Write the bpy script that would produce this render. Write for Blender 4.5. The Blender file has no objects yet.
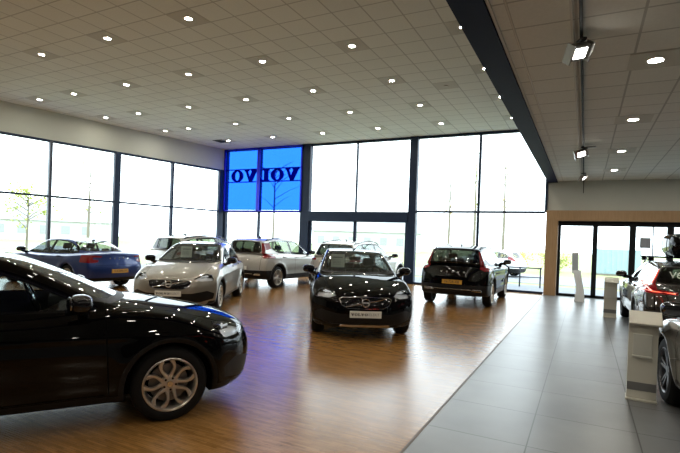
HQ = 1; SKY = 5.6; EXPO = 0.0; LAMP = 345.0; LCOL = (1.0, .94, .82)
import bpy, bmesh, math, random
import numpy as np
from mathutils import Vector, Matrix, Euler
PI = math.pi
SC = bpy.context.scene
COL = SC.collection
rnd = random.Random(7)

# ------------------------------------------------------------------ helpers
def link(o, parent=None):
    COL.objects.link(o)
    if parent is not None: o.parent = parent
    return o

def tag(o, label=None, cat=None, group=None, kind=None):
    if label: o['label'] = label
    if cat: o['category'] = cat
    if group: o['group'] = group
    if kind: o['kind'] = kind
    return o

def thing(name, label, cat, loc=(0, 0, 0), rz=0.0, group=None):
    o = bpy.data.objects.new(name, None)
    o.empty_display_size = .2
    link(o); o.location = loc; o.rotation_euler = (0, 0, rz)
    return tag(o, label, cat, group)

def struct_root(name, loc=(0, 0, 0), rz=0.0):
    o = bpy.data.objects.new(name, None); link(o)
    o.location = loc; o.rotation_euler = (0, 0, rz)
    o['kind'] = 'structure'
    return o

def copy_tree(o, parent=None):
    c = o.copy(); COL.objects.link(c)
    if parent is not None: c.parent = parent
    for ch in list(o.children): copy_tree(ch, c)
    return c

class MB:
    """collects simple solids and links them as ONE mesh object"""
    def __init__(s): s.bm = bmesh.new()
    def box(s, x0, x1, y0, y1, z0, z1, bev=0.0, M=None, seg=2):
        vs = [s.bm.verts.new(p) for p in ((x0,y0,z0),(x1,y0,z0),(x1,y1,z0),(x0,y1,z0),(x0,y0,z1),(x1,y0,z1),(x1,y1,z1),(x0,y1,z1))]
        fs = [s.bm.faces.new([vs[i] for i in f]) for f in ((0,3,2,1),(4,5,6,7),(0,1,5,4),(1,2,6,5),(2,3,7,6),(3,0,4,7))]
        if bev > 0:
            es = list({e for f in fs for e in f.edges})
            r = bmesh.ops.bevel(s.bm, geom=es, offset=bev, segments=seg, affect='EDGES', profile=.5)
            vs = list({v for f in r['faces'] for v in f.verts} | {v for v in vs if v.is_valid})
        if M is not None:
            for v in vs: v.co = M @ v.co
        return s
    def prism(s, pts, axis, a, b, M=None):
        """polygon in the two other axes, extruded along axis from a to b"""
        def mk(p, t):
            if axis == 0: return (t, p[0], p[1])
            if axis == 1: return (p[0], t, p[1])
            return (p[0], p[1], t)
        A = [s.bm.verts.new(mk(p, a)) for p in pts]; B = [s.bm.verts.new(mk(p, b)) for p in pts]
        n = len(pts)
        s.bm.faces.new(A); s.bm.faces.new(list(reversed(B)))
        for i in range(n):
            s.bm.faces.new((A[i], B[i], B[(i+1) % n], A[(i+1) % n]))
        if M is not None:
            for v in A + B: v.co = M @ v.co
        return s
    def tube(s, pts, r, seg=10, closed=False, cap=True):
        pts = [Vector(p) for p in pts]; n = len(pts)
        rr = r if isinstance(r, (list, tuple)) else [r]*n
        rings = []
        prev = None
        for i, p in enumerate(pts):
            a = pts[(i-1) % n] if (closed or i > 0) else p
            b = pts[(i+1) % n] if (closed or i < n-1) else p
            t = (b-a).normalized()
            if prev is None:
                u = t.cross(Vector((0, 0, 1)))
                if u.length < .1: u = t.cross(Vector((1, 0, 0)))
            else: u = prev - t*prev.dot(t)
            u.normalize(); prev = u; w = t.cross(u)
            rings.append([s.bm.verts.new(p + (u*math.cos(2*PI*k/seg) + w*math.sin(2*PI*k/seg))*rr[i]) for k in range(seg)])
        m = n if closed else n-1
        for i in range(m):
            A, B = rings[i], rings[(i+1) % n]
            for k in range(seg):
                s.bm.faces.new((A[k], A[(k+1) % seg], B[(k+1) % seg], B[k]))
        if cap and not closed:
            s.bm.faces.new(list(reversed(rings[0]))); s.bm.faces.new(rings[-1])
        return s
    def lathe(s, prof, seg=48, axis='y', M=None, closed=False):
        """profile (r, t) revolved about axis"""
        rings = []
        for (r, t) in prof:
            ring = []
            for k in range(seg):
                a = 2*PI*k/seg; c, d = r*math.cos(a), r*math.sin(a)
                p = Vector((c, t, d)) if axis == 'y' else (Vector((c, d, t)) if axis == 'z' else Vector((t, c, d)))
                if M is not None: p = M @ p
                ring.append(s.bm.verts.new(p))
            rings.append(ring)
        n = len(prof)
        for i in range(n if closed else n-1):
            A, B = rings[i], rings[(i+1) % n]
            for k in range(seg):
                s.bm.faces.new((A[k], A[(k+1) % seg], B[(k+1) % seg], B[k]))
        return s
    def ball(s, c, r, e=(1, 1, 1), nu=20, nv=12, M=None):
        """super-ellipsoid"""
        sg = lambda v, p: math.copysign(abs(v)**p, v)
        rows = []
        for j in range(nv+1):
            ph = -PI/2 + PI*j/nv; row = []
            for i in range(nu):
                th = 2*PI*i/nu
                p = Vector((c[0]+r[0]*sg(math.cos(ph), e[2])*sg(math.cos(th), e[0]), c[1]+r[1]*sg(math.cos(ph), e[2])*sg(math.sin(th), e[1]), c[2]+r[2]*sg(math.sin(ph), e[2])))
                if M is not None: p = M @ p
                row.append(s.bm.verts.new(p))
            rows.append(row)
        for j in range(nv):
            for i in range(nu):
                s.bm.faces.new((rows[j][i], rows[j][(i+1) % nu], rows[j+1][(i+1) % nu], rows[j+1][i]))
        return s
    def build(s, name, mat, parent=None, smooth=False, loc=None):
        bmesh.ops.remove_doubles(s.bm, verts=s.bm.verts, dist=1e-5)
        bmesh.ops.recalc_face_normals(s.bm, faces=s.bm.faces)
        me = bpy.data.meshes.new(name); s.bm.to_mesh(me); s.bm.free()
        if smooth:
            me.polygons.foreach_set('use_smooth', [True]*len(me.polygons))
            if smooth != 'all': me.set_sharp_from_angle(angle=math.radians(38))
        o = bpy.data.objects.new(name, me); link(o, parent)
        if mat: me.materials.append(mat)
        if loc: o.location = loc
        return o

# ------------------------------------------------------------------ materials
def nt(name):
    m = bpy.data.materials.new(name); m.use_nodes = True
    t = m.node_tree; b = t.nodes['Principled BSDF']
    return m, t, b
def P(name, col, rough=.5, metal=0., coat=0., spec=.5, emit=None, es=0., noise=0., nscale=8., bump=0.):
    m, t, b = nt(name)
    b.inputs['Base Color'].default_value = (*col, 1); b.inputs['Roughness'].default_value = rough
    b.inputs['Metallic'].default_value = metal; b.inputs['Coat Weight'].default_value = coat
    b.inputs['Coat Roughness'].default_value = .012; b.inputs['Specular IOR Level'].default_value = spec
    if emit: b.inputs['Emission Color'].default_value = (*emit, 1); b.inputs['Emission Strength'].default_value = es
    if noise or bump:
        tc = t.nodes.new('ShaderNodeTexCoord'); n = t.nodes.new('ShaderNodeTexNoise')
        n.inputs['Scale'].default_value = nscale; n.inputs['Detail'].default_value = 5
        t.links.new(tc.outputs['Object'], n.inputs['Vector'])
        if noise:
            mx = t.nodes.new('ShaderNodeMix'); mx.data_type = 'RGBA'
            mx.inputs[6].default_value = (*[c*(1-noise) for c in col], 1); mx.inputs[7].default_value = (*[min(1, c*(1+noise)) for c in col], 1)
            t.links.new(n.outputs['Fac'], mx.inputs[0]); t.links.new(mx.outputs[2], b.inputs['Base Color'])
        if bump:
            bp = t.nodes.new('ShaderNodeBump'); bp.inputs['Strength'].default_value = bump; bp.inputs['Distance'].default_value = .01
            t.links.new(n.outputs['Fac'], bp.inputs['Height']); t.links.new(bp.outputs['Normal'], b.inputs['Normal'])
    return m
def glass(name, tint, r0=.04, rough=0.0):
    m = bpy.data.materials.new(name); m.use_nodes = True; t = m.node_tree
    t.nodes.clear()
    out = t.nodes.new('ShaderNodeOutputMaterial'); mix = t.nodes.new('ShaderNodeMixShader')
    tr = t.nodes.new('ShaderNodeBsdfTransparent'); tr.inputs[0].default_value = (*tint, 1)
    gl = t.nodes.new('ShaderNodeBsdfGlossy'); gl.inputs['Roughness'].default_value = rough; gl.inputs[0].default_value = (1, 1, 1, 1)
    lw = t.nodes.new('ShaderNodeLayerWeight'); lw.inputs[0].default_value = .5
    pw = t.nodes.new('ShaderNodeMath'); pw.operation = 'POWER'; pw.inputs[1].default_value = 5
    ma = t.nodes.new('ShaderNodeMath'); ma.operation = 'MULTIPLY_ADD'; ma.inputs[1].default_value = 1-r0; ma.inputs[2].default_value = r0
    t.links.new(lw.outputs['Facing'], pw.inputs[0]); t.links.new(pw.outputs[0], ma.inputs[0])
    t.links.new(ma.outputs[0], mix.inputs[0]); t.links.new(tr.outputs[0], mix.inputs[1]); t.links.new(gl.outputs[0], mix.inputs[2])
    t.links.new(mix.outputs[0], out.inputs[0])
    return m
def emit(name, col, s):
    m = bpy.data.materials.new(name); m.use_nodes = True; t = m.node_tree; t.nodes.clear()
    out = t.nodes.new('ShaderNodeOutputMaterial'); e = t.nodes.new('ShaderNodeEmission')
    e.inputs[0].default_value = (*col, 1); e.inputs[1].default_value = s
    t.links.new(e.outputs[0], out.inputs[0])
    return m

def paint(name, col, rough=.25, metal=.0, coat=1.0):
    return P(name, col, rough, metal, coat, .5)

M = dict(
    black_paint=P('black_car_paint', (.0016, .0016, .0019), .5, 0, .50, .0),
    silver_paint=paint('silver_car_paint', (.27, .25, .21), .34, .5),
    pale_paint=paint('pale_silver_car_paint', (.40, .385, .35), .36, .45),
    blue_paint=paint('deep_blue_car_paint', (.004, .028, .15), .32, .35, .7),
    grey_paint=paint('bronze_grey_car_paint', (.030, .027, .022), .25, .4),
    white_paint=paint('white_car_paint', (.75, .76, .78), .3),
    plastic=P('black_plastic_trim', (.006, .006, .0065), .5, spec=.25, noise=.2, nscale=40),
    gloss_black=P('gloss_black_trim', (.006, .006, .007), .08),
    rubber=P('tyre_rubber', (.006, .006, .006), .7, spec=.2, noise=.2, nscale=30),
    well=P('wheel_well_black', (.003, .003, .003), .9, spec=.05),
    mirror=P('dark_mirror_glass', (.22, .22, .23), .05, 1.0),
    chrome=P('bright_chrome', (.75, .75, .75), .12, 1.0),
    alloy=P('silver_alloy', (.62, .58, .52), .30, .9),
    dark_alloy=P('dark_alloy', (.10, .10, .11), .3, .8),
    steel=P('brake_steel', (.20, .19, .18), .4, 1.0),
    lining=P('cabin_lining_grey', (.028, .027, .026), .9, noise=.15, nscale=20),
    seat=P('black_seat_leather', (.016, .015, .015), .45, noise=.25, nscale=30),
    carglass=glass('car_window_glass', (.62, .68, .67), .06),
    darkglass=glass('privacy_window_glass', (.09, .10, .10), .05),
    lens=glass('headlight_cover_glass', (.9, .92, .94), .05),
    reflector=P('headlight_reflector', (.66, .67, .69), .3, .4),
    drl=P('daylight_strip', (.85, .87, .9), .3, emit=(.9, .95, 1), es=.25),
    red_lens=P('red_lamp_lens', (.20, .006, .010), .15, coat=.5),
    red_led=P('red_lamp_strip_lit', (.5, .02, .02), .2, emit=(1, .10, .05), es=2.0),
    plate_white=P('white_plate', (.72, .72, .66), .4),
    plate_yellow=P('yellow_plate', (.50, .25, .02), .4),
    ink=P('black_ink', (.01, .01, .01), .5),
    grey_ink=P('grey_ink', (.28, .28, .27), .5),
    paper=P('white_paper', (.70, .72, .62), .7),
)
# ------------------------------------------------------------------ car body kit: smooth solid -> mesh -> panels
def chaikin(p, it=3, closed=True):
    p = np.asarray(p, float)
    for _ in range(it):
        q = np.roll(p, -1, 0) if closed else p[1:]
        a = p if closed else p[:-1]
        n = np.empty((len(a)*2, 2)); n[0::2] = .75*a+.25*q; n[1::2] = .25*a+.75*q
        if not closed: n = np.vstack([p[:1], n, p[-1:]])
        p = n
    return p
def resample(p, d):
    p = np.vstack([p, p[:1]]); s = np.r_[0, np.cumsum(np.hypot(*np.diff(p, axis=0).T))]
    n = max(12, int(s[-1]/d)); u = np.linspace(0, s[-1], n, endpoint=False)
    return np.stack([np.interp(u, s, p[:, 0]), np.interp(u, s, p[:, 1])], 1)
def sd_poly(u, v, poly):
    """signed distance (negative inside), chunked"""
    shp = np.shape(u); u = np.ravel(u); v = np.ravel(v); out = np.empty(len(u))
    a = poly; b = np.roll(poly, -1, 0); e = b-a; l2 = (e**2).sum(1)+1e-12
    for i in range(0, len(u), 20000):
        U = u[i:i+20000, None]; V = v[i:i+20000, None]
        w0 = U-a[:, 0]; w1 = V-a[:, 1]
        t = np.clip((w0*e[:, 0]+w1*e[:, 1])/l2, 0, 1)
        d2 = (w0-t*e[:, 0])**2+(w1-t*e[:, 1])**2
        c1 = V >= a[:, 1]; c2 = V < b[:, 1]; c3 = e[:, 0]*w1 > e[:, 1]*w0
        wn = ((c1 & c2 & c3) | (~c1 & ~c2 & ~c3)).sum(1)
        d = np.sqrt(d2.min(1)); out[i:i+20000] = np.where(wn % 2 == 1, -d, d)
    return out.reshape(shp)
def smax(a, b, k):
    h = np.maximum(k-np.abs(a-b), 0); return np.maximum(a, b)+h*h/(4*k)
def smin(a, b, k): return -smax(-a, -b, k)
def S(x, a, b):
    t = np.clip((x-a)/(b-a), 0, 1); return t*t*(3-2*t)

class Shell:
    def __init__(s, c, h):
        s.c = c; s.h = h
        s.low = resample(chaikin(c['low'], 2), .025); s.up = resample(chaikin(c['up'], 2), .025)
        w = chaikin(c['W'], 3, False); s.wz, s.wv = w[:, 0], w[:, 1]
        # fast lookup tables for the first pass
        s.gx = np.arange(-3, 3.001, .02); s.gz = np.arange(-.2, 2.2, .02)
        X, Z = np.meshgrid(s.gx, s.gz, indexing='ij')
        s.tl = sd_poly(X, Z, s.low); s.tu = sd_poly(X, Z, s.up)
        s.exact = False
        s.mesh()
    def look(s, tab, poly, x, z):
        if s.exact: return sd_poly(x, z, poly)
        fx = np.clip((x+3)/.02, 0, len(s.gx)-1.001); fz = np.clip((z+.2)/.02, 0, len(s.gz)-1.001)
        i = fx.astype(int); j = fz.astype(int); a = fx-i; b = fz-j
        return (tab[i, j]*(1-a)+tab[i+1, j]*a)*(1-b)+(tab[i, j+1]*(1-a)+tab[i+1, j+1]*a)*b
    def f(s, x, y, z):
        c = s.c; ay = np.abs(y)
        xf, xr = c['axf'], c['axr']
        x1 = x + c['nose']*ay**3*S(x, xf-.1, xf+.6) - c['tail']*ay**3*S(-x, -xr-.1, -xr+.6)
        z1 = z + c['crown']*ay**2*S(z, .6, .85)
        d1 = s.look(s.tl, s.low, x1, z1)
        W = np.interp(z, s.wz, s.wv)
        W = W - c.get('nfront', .10)*np.maximum(0, (x-xf)/.9)**2 - c.get('nrear', .08)*np.maximum(0, (xr-x)/.85)**2
        W = W - c.get('scallop', .014)*np.exp(-((z-c.get('zsc', .47))/.10)**2)*S(1.0-np.abs(x), 0, .35)
        W = W + .010*np.exp(-((z-c.get('zcr', .80)-.02*(-x))/.03)**2)*S(1.9-np.abs(x), 0, .5)
        r1 = np.hypot(x-xf, z-c['R']); r2 = np.hypot(x-xr, z-c['R']); Ra = c['Ra']
        fl = c.get('flare', .02)
        W = W + fl*np.exp(-((np.minimum(r1, r2)-Ra-.03)/.09)**2)
        lo = smax(d1, ay-W, c.get('k1', .06))
        xu = x + c['auf']*ay**2*S(x, -.6, .6) - c['aur']*ay**2*S(-x, .6, 1.6)
        du = s.look(s.tu, s.up, xu, z + c.get('rcrown', .06)*ay**2)
        Wu = c['Wb'] - c['tum']*(z-c['zb']) - c.get('unar', .08)*S(-x, .3, 2.0) - .02*S(x, .2, 1.0)
        up = smax(du, ay-Wu, c.get('k2', .07))
        f = smin(lo, up, c.get('k3', .025))
        for r in (r1, r2):
            f = smax(f, -smax(r-Ra, .60-ay, .01), .012)
        return f
    def mesh(s):
        h = s.h; c = s.c
        xs = np.arange(c['x0']-.12, c['x1']+.12, h); ny = int(math.ceil((c['hw']+.12)/h)); ys = (np.arange(-ny, ny)+.5)*h
        zs = np.arange(.06, c['H']+.12, h)
        X, Y, Z = np.meshgrid(xs, ys, zs, indexing='ij')
        F = s.f(X, Y, Z); neg = F < 0
        nx, nyy, nz = F.shape
        acc = np.zeros((nx-1, nyy-1, nz-1, 3)); cnt = np.zeros((nx-1, nyy-1, nz-1))
        sl = lambda d, n: slice(d, n-1+d)
        cor = [(i, j, k) for i in (0, 1) for j in (0, 1) for k in (0, 1)]
        for a in cor:
            for ax in range(3):
                if a[ax]: continue
                b = list(a); b[ax] = 1
                Fa = F[sl(a[0], nx), sl(a[1], nyy), sl(a[2], nz)]; Fb = F[sl(b[0], nx), sl(b[1], nyy), sl(b[2], nz)]
                cr = (Fa < 0) != (Fb < 0)
                t = np.where(cr, Fa/np.where(cr, Fa-Fb, 1), 0)
                for d in range(3):
                    acc[..., d] += np.where(cr, a[d]+(t if d == ax else 0), 0)
                cnt += cr
        act = cnt > 0; idx = -np.ones(act.shape, int); idx[act] = np.arange(act.sum())
        ijk = np.argwhere(act)
        V = (ijk + acc[act]/cnt[act][:, None])*h + np.array([xs[0], ys[0], zs[0]])
        quads = []
        for ax in range(3):
            a = [slice(None)]*3; b = [slice(None)]*3; a[ax] = slice(0, -1); b[ax] = slice(1, None)
            na, nb = neg[tuple(a)], neg[tuple(b)]
            o1, o2 = [(1, 2), (2, 0), (0, 1)][ax]
            for flip in (0, 1):
                e = np.argwhere((na & ~nb) if not flip else (~na & nb))
                e = e[(e[:, o1] > 0) & (e[:, o2] > 0) & (e[:, o1] < F.shape[o1]-1) & (e[:, o2] < F.shape[o2]-1)]
                def cell(d1, d2):
                    q = e.copy(); q[:, o1] -= d1; q[:, o2] -= d2; return idx[q[:, 0], q[:, 1], q[:, 2]]
                Q = np.stack([cell(1, 1), cell(0, 1), cell(0, 0), cell(1, 0)], 1)
                quads.append(Q[:, ::-1] if flip else Q)
        Q = np.vstack(quads)
        s.exact = True
        for it in range(2):
            f0, g = s.grad(V); st = f0[:, None]*g/np.maximum((g*g).sum(1), .25)[:, None]
            V = V - np.clip(st, -.5*h, .5*h)
        f0, g = s.grad(V); N = g/np.linalg.norm(g, axis=1)[:, None]
        # soften normals a little over the neighbours
        for it in range(3):
            A = N.copy()
            for k in range(4):
                np.add.at(A, Q[:, k], N[Q[:, (k+1) % 4]]); np.add.at(A, Q[:, (k+1) % 4], N[Q[:, k]])
            N = A/np.maximum(np.linalg.norm(A, axis=1), 1e-9)[:, None]
        s.V, s.N = V, N
        s.T = np.vstack([Q[:, [0, 1, 2]], Q[:, [0, 2, 3]]]); s.L = np.zeros(len(s.T), int); s.names = ['body']
    def grad(s, V):
        e = 2e-3; x, y, z = V.T
        f0 = s.f(x, y, z)
        g = np.stack([s.f(x+e, y, z)-s.f(x-e, y, z), s.f(x, y+e, z)-s.f(x, y-e, z), s.f(x, y, z+e)-s.f(x, y, z-e)], 1)/(2*e)
        return f0, g
    def cut(s, name, g, elig=('body',)):
        if name not in s.names: s.names.append(name)
        lab = s.names.index(name)
        el = np.isin(s.L, [s.names.index(n) for n in elig if n in s.names])
        gv = g(s.V[:, 0], s.V[:, 1], s.V[:, 2], s.N); gv = np.where(np.abs(gv) < 1e-6, 1e-6, gv)
        m = gv[s.T] < 0; k = m.sum(1)
        s.L[el & (k == 3)] = lab
        mi = np.where(el & (k > 0) & (k < 3))[0]
        if len(mi) == 0: return
        T = s.T[mi]; mm = m[mi]; one = k[mi] == 1
        odd = np.where(one, mm.argmax(1), (~mm).argmax(1)); r = np.arange(len(mi))
        a, b, c = T[r, odd], T[r, (odd+1) % 3], T[r, (odd+2) % 3]
        E = np.vstack([np.stack([a, b], 1), np.stack([a, c], 1)]); E.sort(1)
        U, inv = np.unique(E, axis=0, return_inverse=True); inv = inv.ravel()
        t = gv[U[:, 0]]/(gv[U[:, 0]]-gv[U[:, 1]]); t = t[:, None]
        nv = s.V[U[:, 0]]*(1-t)+s.V[U[:, 1]]*t; nn = s.N[U[:, 0]]*(1-t)+s.N[U[:, 1]]*t
        nn /= np.linalg.norm(nn, axis=1)[:, None]
        base = len(s.V); s.V = np.vstack([s.V, nv]); s.N = np.vstack([s.N, nn])
        ab = base+inv[:len(mi)]; ac = base+inv[len(mi):]
        old = s.L[mi]; la = np.where(one, lab, old); lb = np.where(one, old, lab)
        keep = np.ones(len(s.T), bool); keep[mi] = False
        s.T = np.vstack([s.T[keep], np.stack([a, ab, ac], 1), np.stack([ab, b, c], 1), np.stack([ab, c, ac], 1)])
        s.L = np.r_[s.L[keep], la, lb, lb]
    def tris(s, name): return s.T[s.L == s.names.index(name)] if name in s.names else np.zeros((0, 3), int)
    def comps(s, name, mn=6):
        T = s.tris(name)
        if len(T) == 0: return []
        par = {}
        def fd(a):
            while par.setdefault(a, a) != a: par[a] = par[par[a]]; a = par[a]
            return a
        for a, b, c in T.tolist():
            ra, rb, rc = fd(a), fd(b), fd(c); par[rb] = ra; par[fd(rc)] = fd(ra)
        lab = np.array([fd(a) for a in T[:, 0].tolist()])
        out = [T[lab == u] for u in np.unique(lab)]
        return sorted([t for t in out if len(t) >= mn], key=lambda t: -len(t))
    def obj(s, name, T, mat, parent=None, off=0.0, flip=False):
        u, inv = np.unique(T, return_inverse=True); F = inv.reshape(-1, 3)
        V = s.V[u] + s.N[u]*off; N = s.N[u]
        if flip: F = F[:, ::-1]; N = -N
        me = bpy.data.meshes.new(name)
        me.vertices.add(len(V)); me.vertices.foreach_set('co', V.astype(np.float32).ravel())
        n = len(F); me.loops.add(3*n); me.loops.foreach_set('vertex_index', F.astype(np.int32).ravel())
        me.polygons.add(n); me.polygons.foreach_set('loop_start', np.arange(0, 3*n, 3, dtype=np.int32))
        me.polygons.foreach_set('loop_total', np.full(n, 3, np.int32)); me.polygons.foreach_set('use_smooth', np.ones(n, bool))
        me.update(); me.validate()
        if len(me.vertices) == len(N): me.normals_split_custom_set_from_vertices(N.tolist())
        o = bpy.data.objects.new(name, me); link(o, parent); me.materials.append(mat)
        return o
    def hit(s, o, d, n=400, L=3.0):
        """first surface point along a ray from outside, with its normal"""
        o = np.array(o, float); d = np.array(d, float); t = np.linspace(0, L, n)
        Pp = o+t[:, None]*d; v = s.f(*Pp.T); i = np.argmax(v < 0)
        lo, hi = t[max(i-1, 0)], t[i]
        for _ in range(18):
            m = (lo+hi)/2; q = o+m*d
            if s.f(*[np.array([a]) for a in q])[0] < 0: hi = m
            else: lo = m
        q = o+lo*d; _, g = s.grad(q[None]); nrm = g[0]/np.linalg.norm(g[0])
        return Vector(q), Vector(nrm)

# ------------------------------------------------------------------ lettering
def letter(ch):
    if ch == 'V': return 1.25, [[(0,1),(.62,1),(.62,.88),(.53,.88),(.74,.38),(.92,.88),(.80,.88),(.80,1),(1.25,1),(1.25,.88),(1.16,.88),(.80,0),(.50,0),(.08,.88),(0,.88)]]
    if ch == 'L': return 1.02, [[(0,1),(.62,1),(.62,.88),(.50,.88),(.50,.13),(.70,.13),(.84,.44),(1,.44),(1,0),(0,0),(0,.12),(.11,.12),(.11,.88),(0,.88)]]
    out = []; n = 28
    for k in range(n):
        a, b = 2*PI*k/n, 2*PI*(k+1)/n
        out.append([(.6+.6*math.cos(a), .5+.52*math.sin(a)), (.6+.6*math.cos(b), .5+.52*math.sin(b)), (.6+.23*math.cos(b), .5+.40*math.sin(b)), (.6+.23*math.cos(a), .5+.40*math.sin(a))])
    return 1.2, out
def word_mb(mb, word, h, gap, M, depth=.004, sx=1.0):
    """letters in local x/y plane, extruded in z, placed with M; origin at the middle"""
    ws = [letter(c)[0] for c in word]; tot = sum(ws)*h*sx+gap*(len(word)-1); x = -tot/2
    for c, w in zip(word, ws):
        for poly in letter(c)[1]:
            mb.prism([(x+p[0]*h*sx, (p[1]-.5)*h) for p in poly], 2, 0, depth, M)
        x += w*h*sx+gap
    return mb
def frame_at(p, n, up=(0, 0, 1)):
    """matrix with z along n, y towards up"""
    n = Vector(n).normalized(); up = Vector(up); x = up.cross(n).normalized(); y = n.cross(x)
    return Matrix(((x[0], y[0], n[0], p[0]), (x[1], y[1], n[1], p[1]), (x[2], y[2], n[2], p[2]), (0, 0, 0, 1)))
def text_obj(name, body, size, mat, parent, Mx, extrude=.001, sx=1.0):
    cu = bpy.data.curves.new(name, 'FONT'); cu.body = body; cu.size = size; cu.extrude = extrude
    cu.align_x = 'CENTER'; cu.align_y = 'CENTER'
    tmp = bpy.data.objects.new(name, cu); COL.objects.link(tmp)
    dg = bpy.context.evaluated_depsgraph_get(); me = bpy.data.meshes.new_from_object(tmp.evaluated_get(dg))
    bpy.data.objects.remove(tmp)
    me.transform(Mx @ Matrix.Diagonal((sx, 1, 1, 1))); me.materials.clear(); me.materials.append(mat)
    return link(bpy.data.objects.new(name, me), parent)
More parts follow.
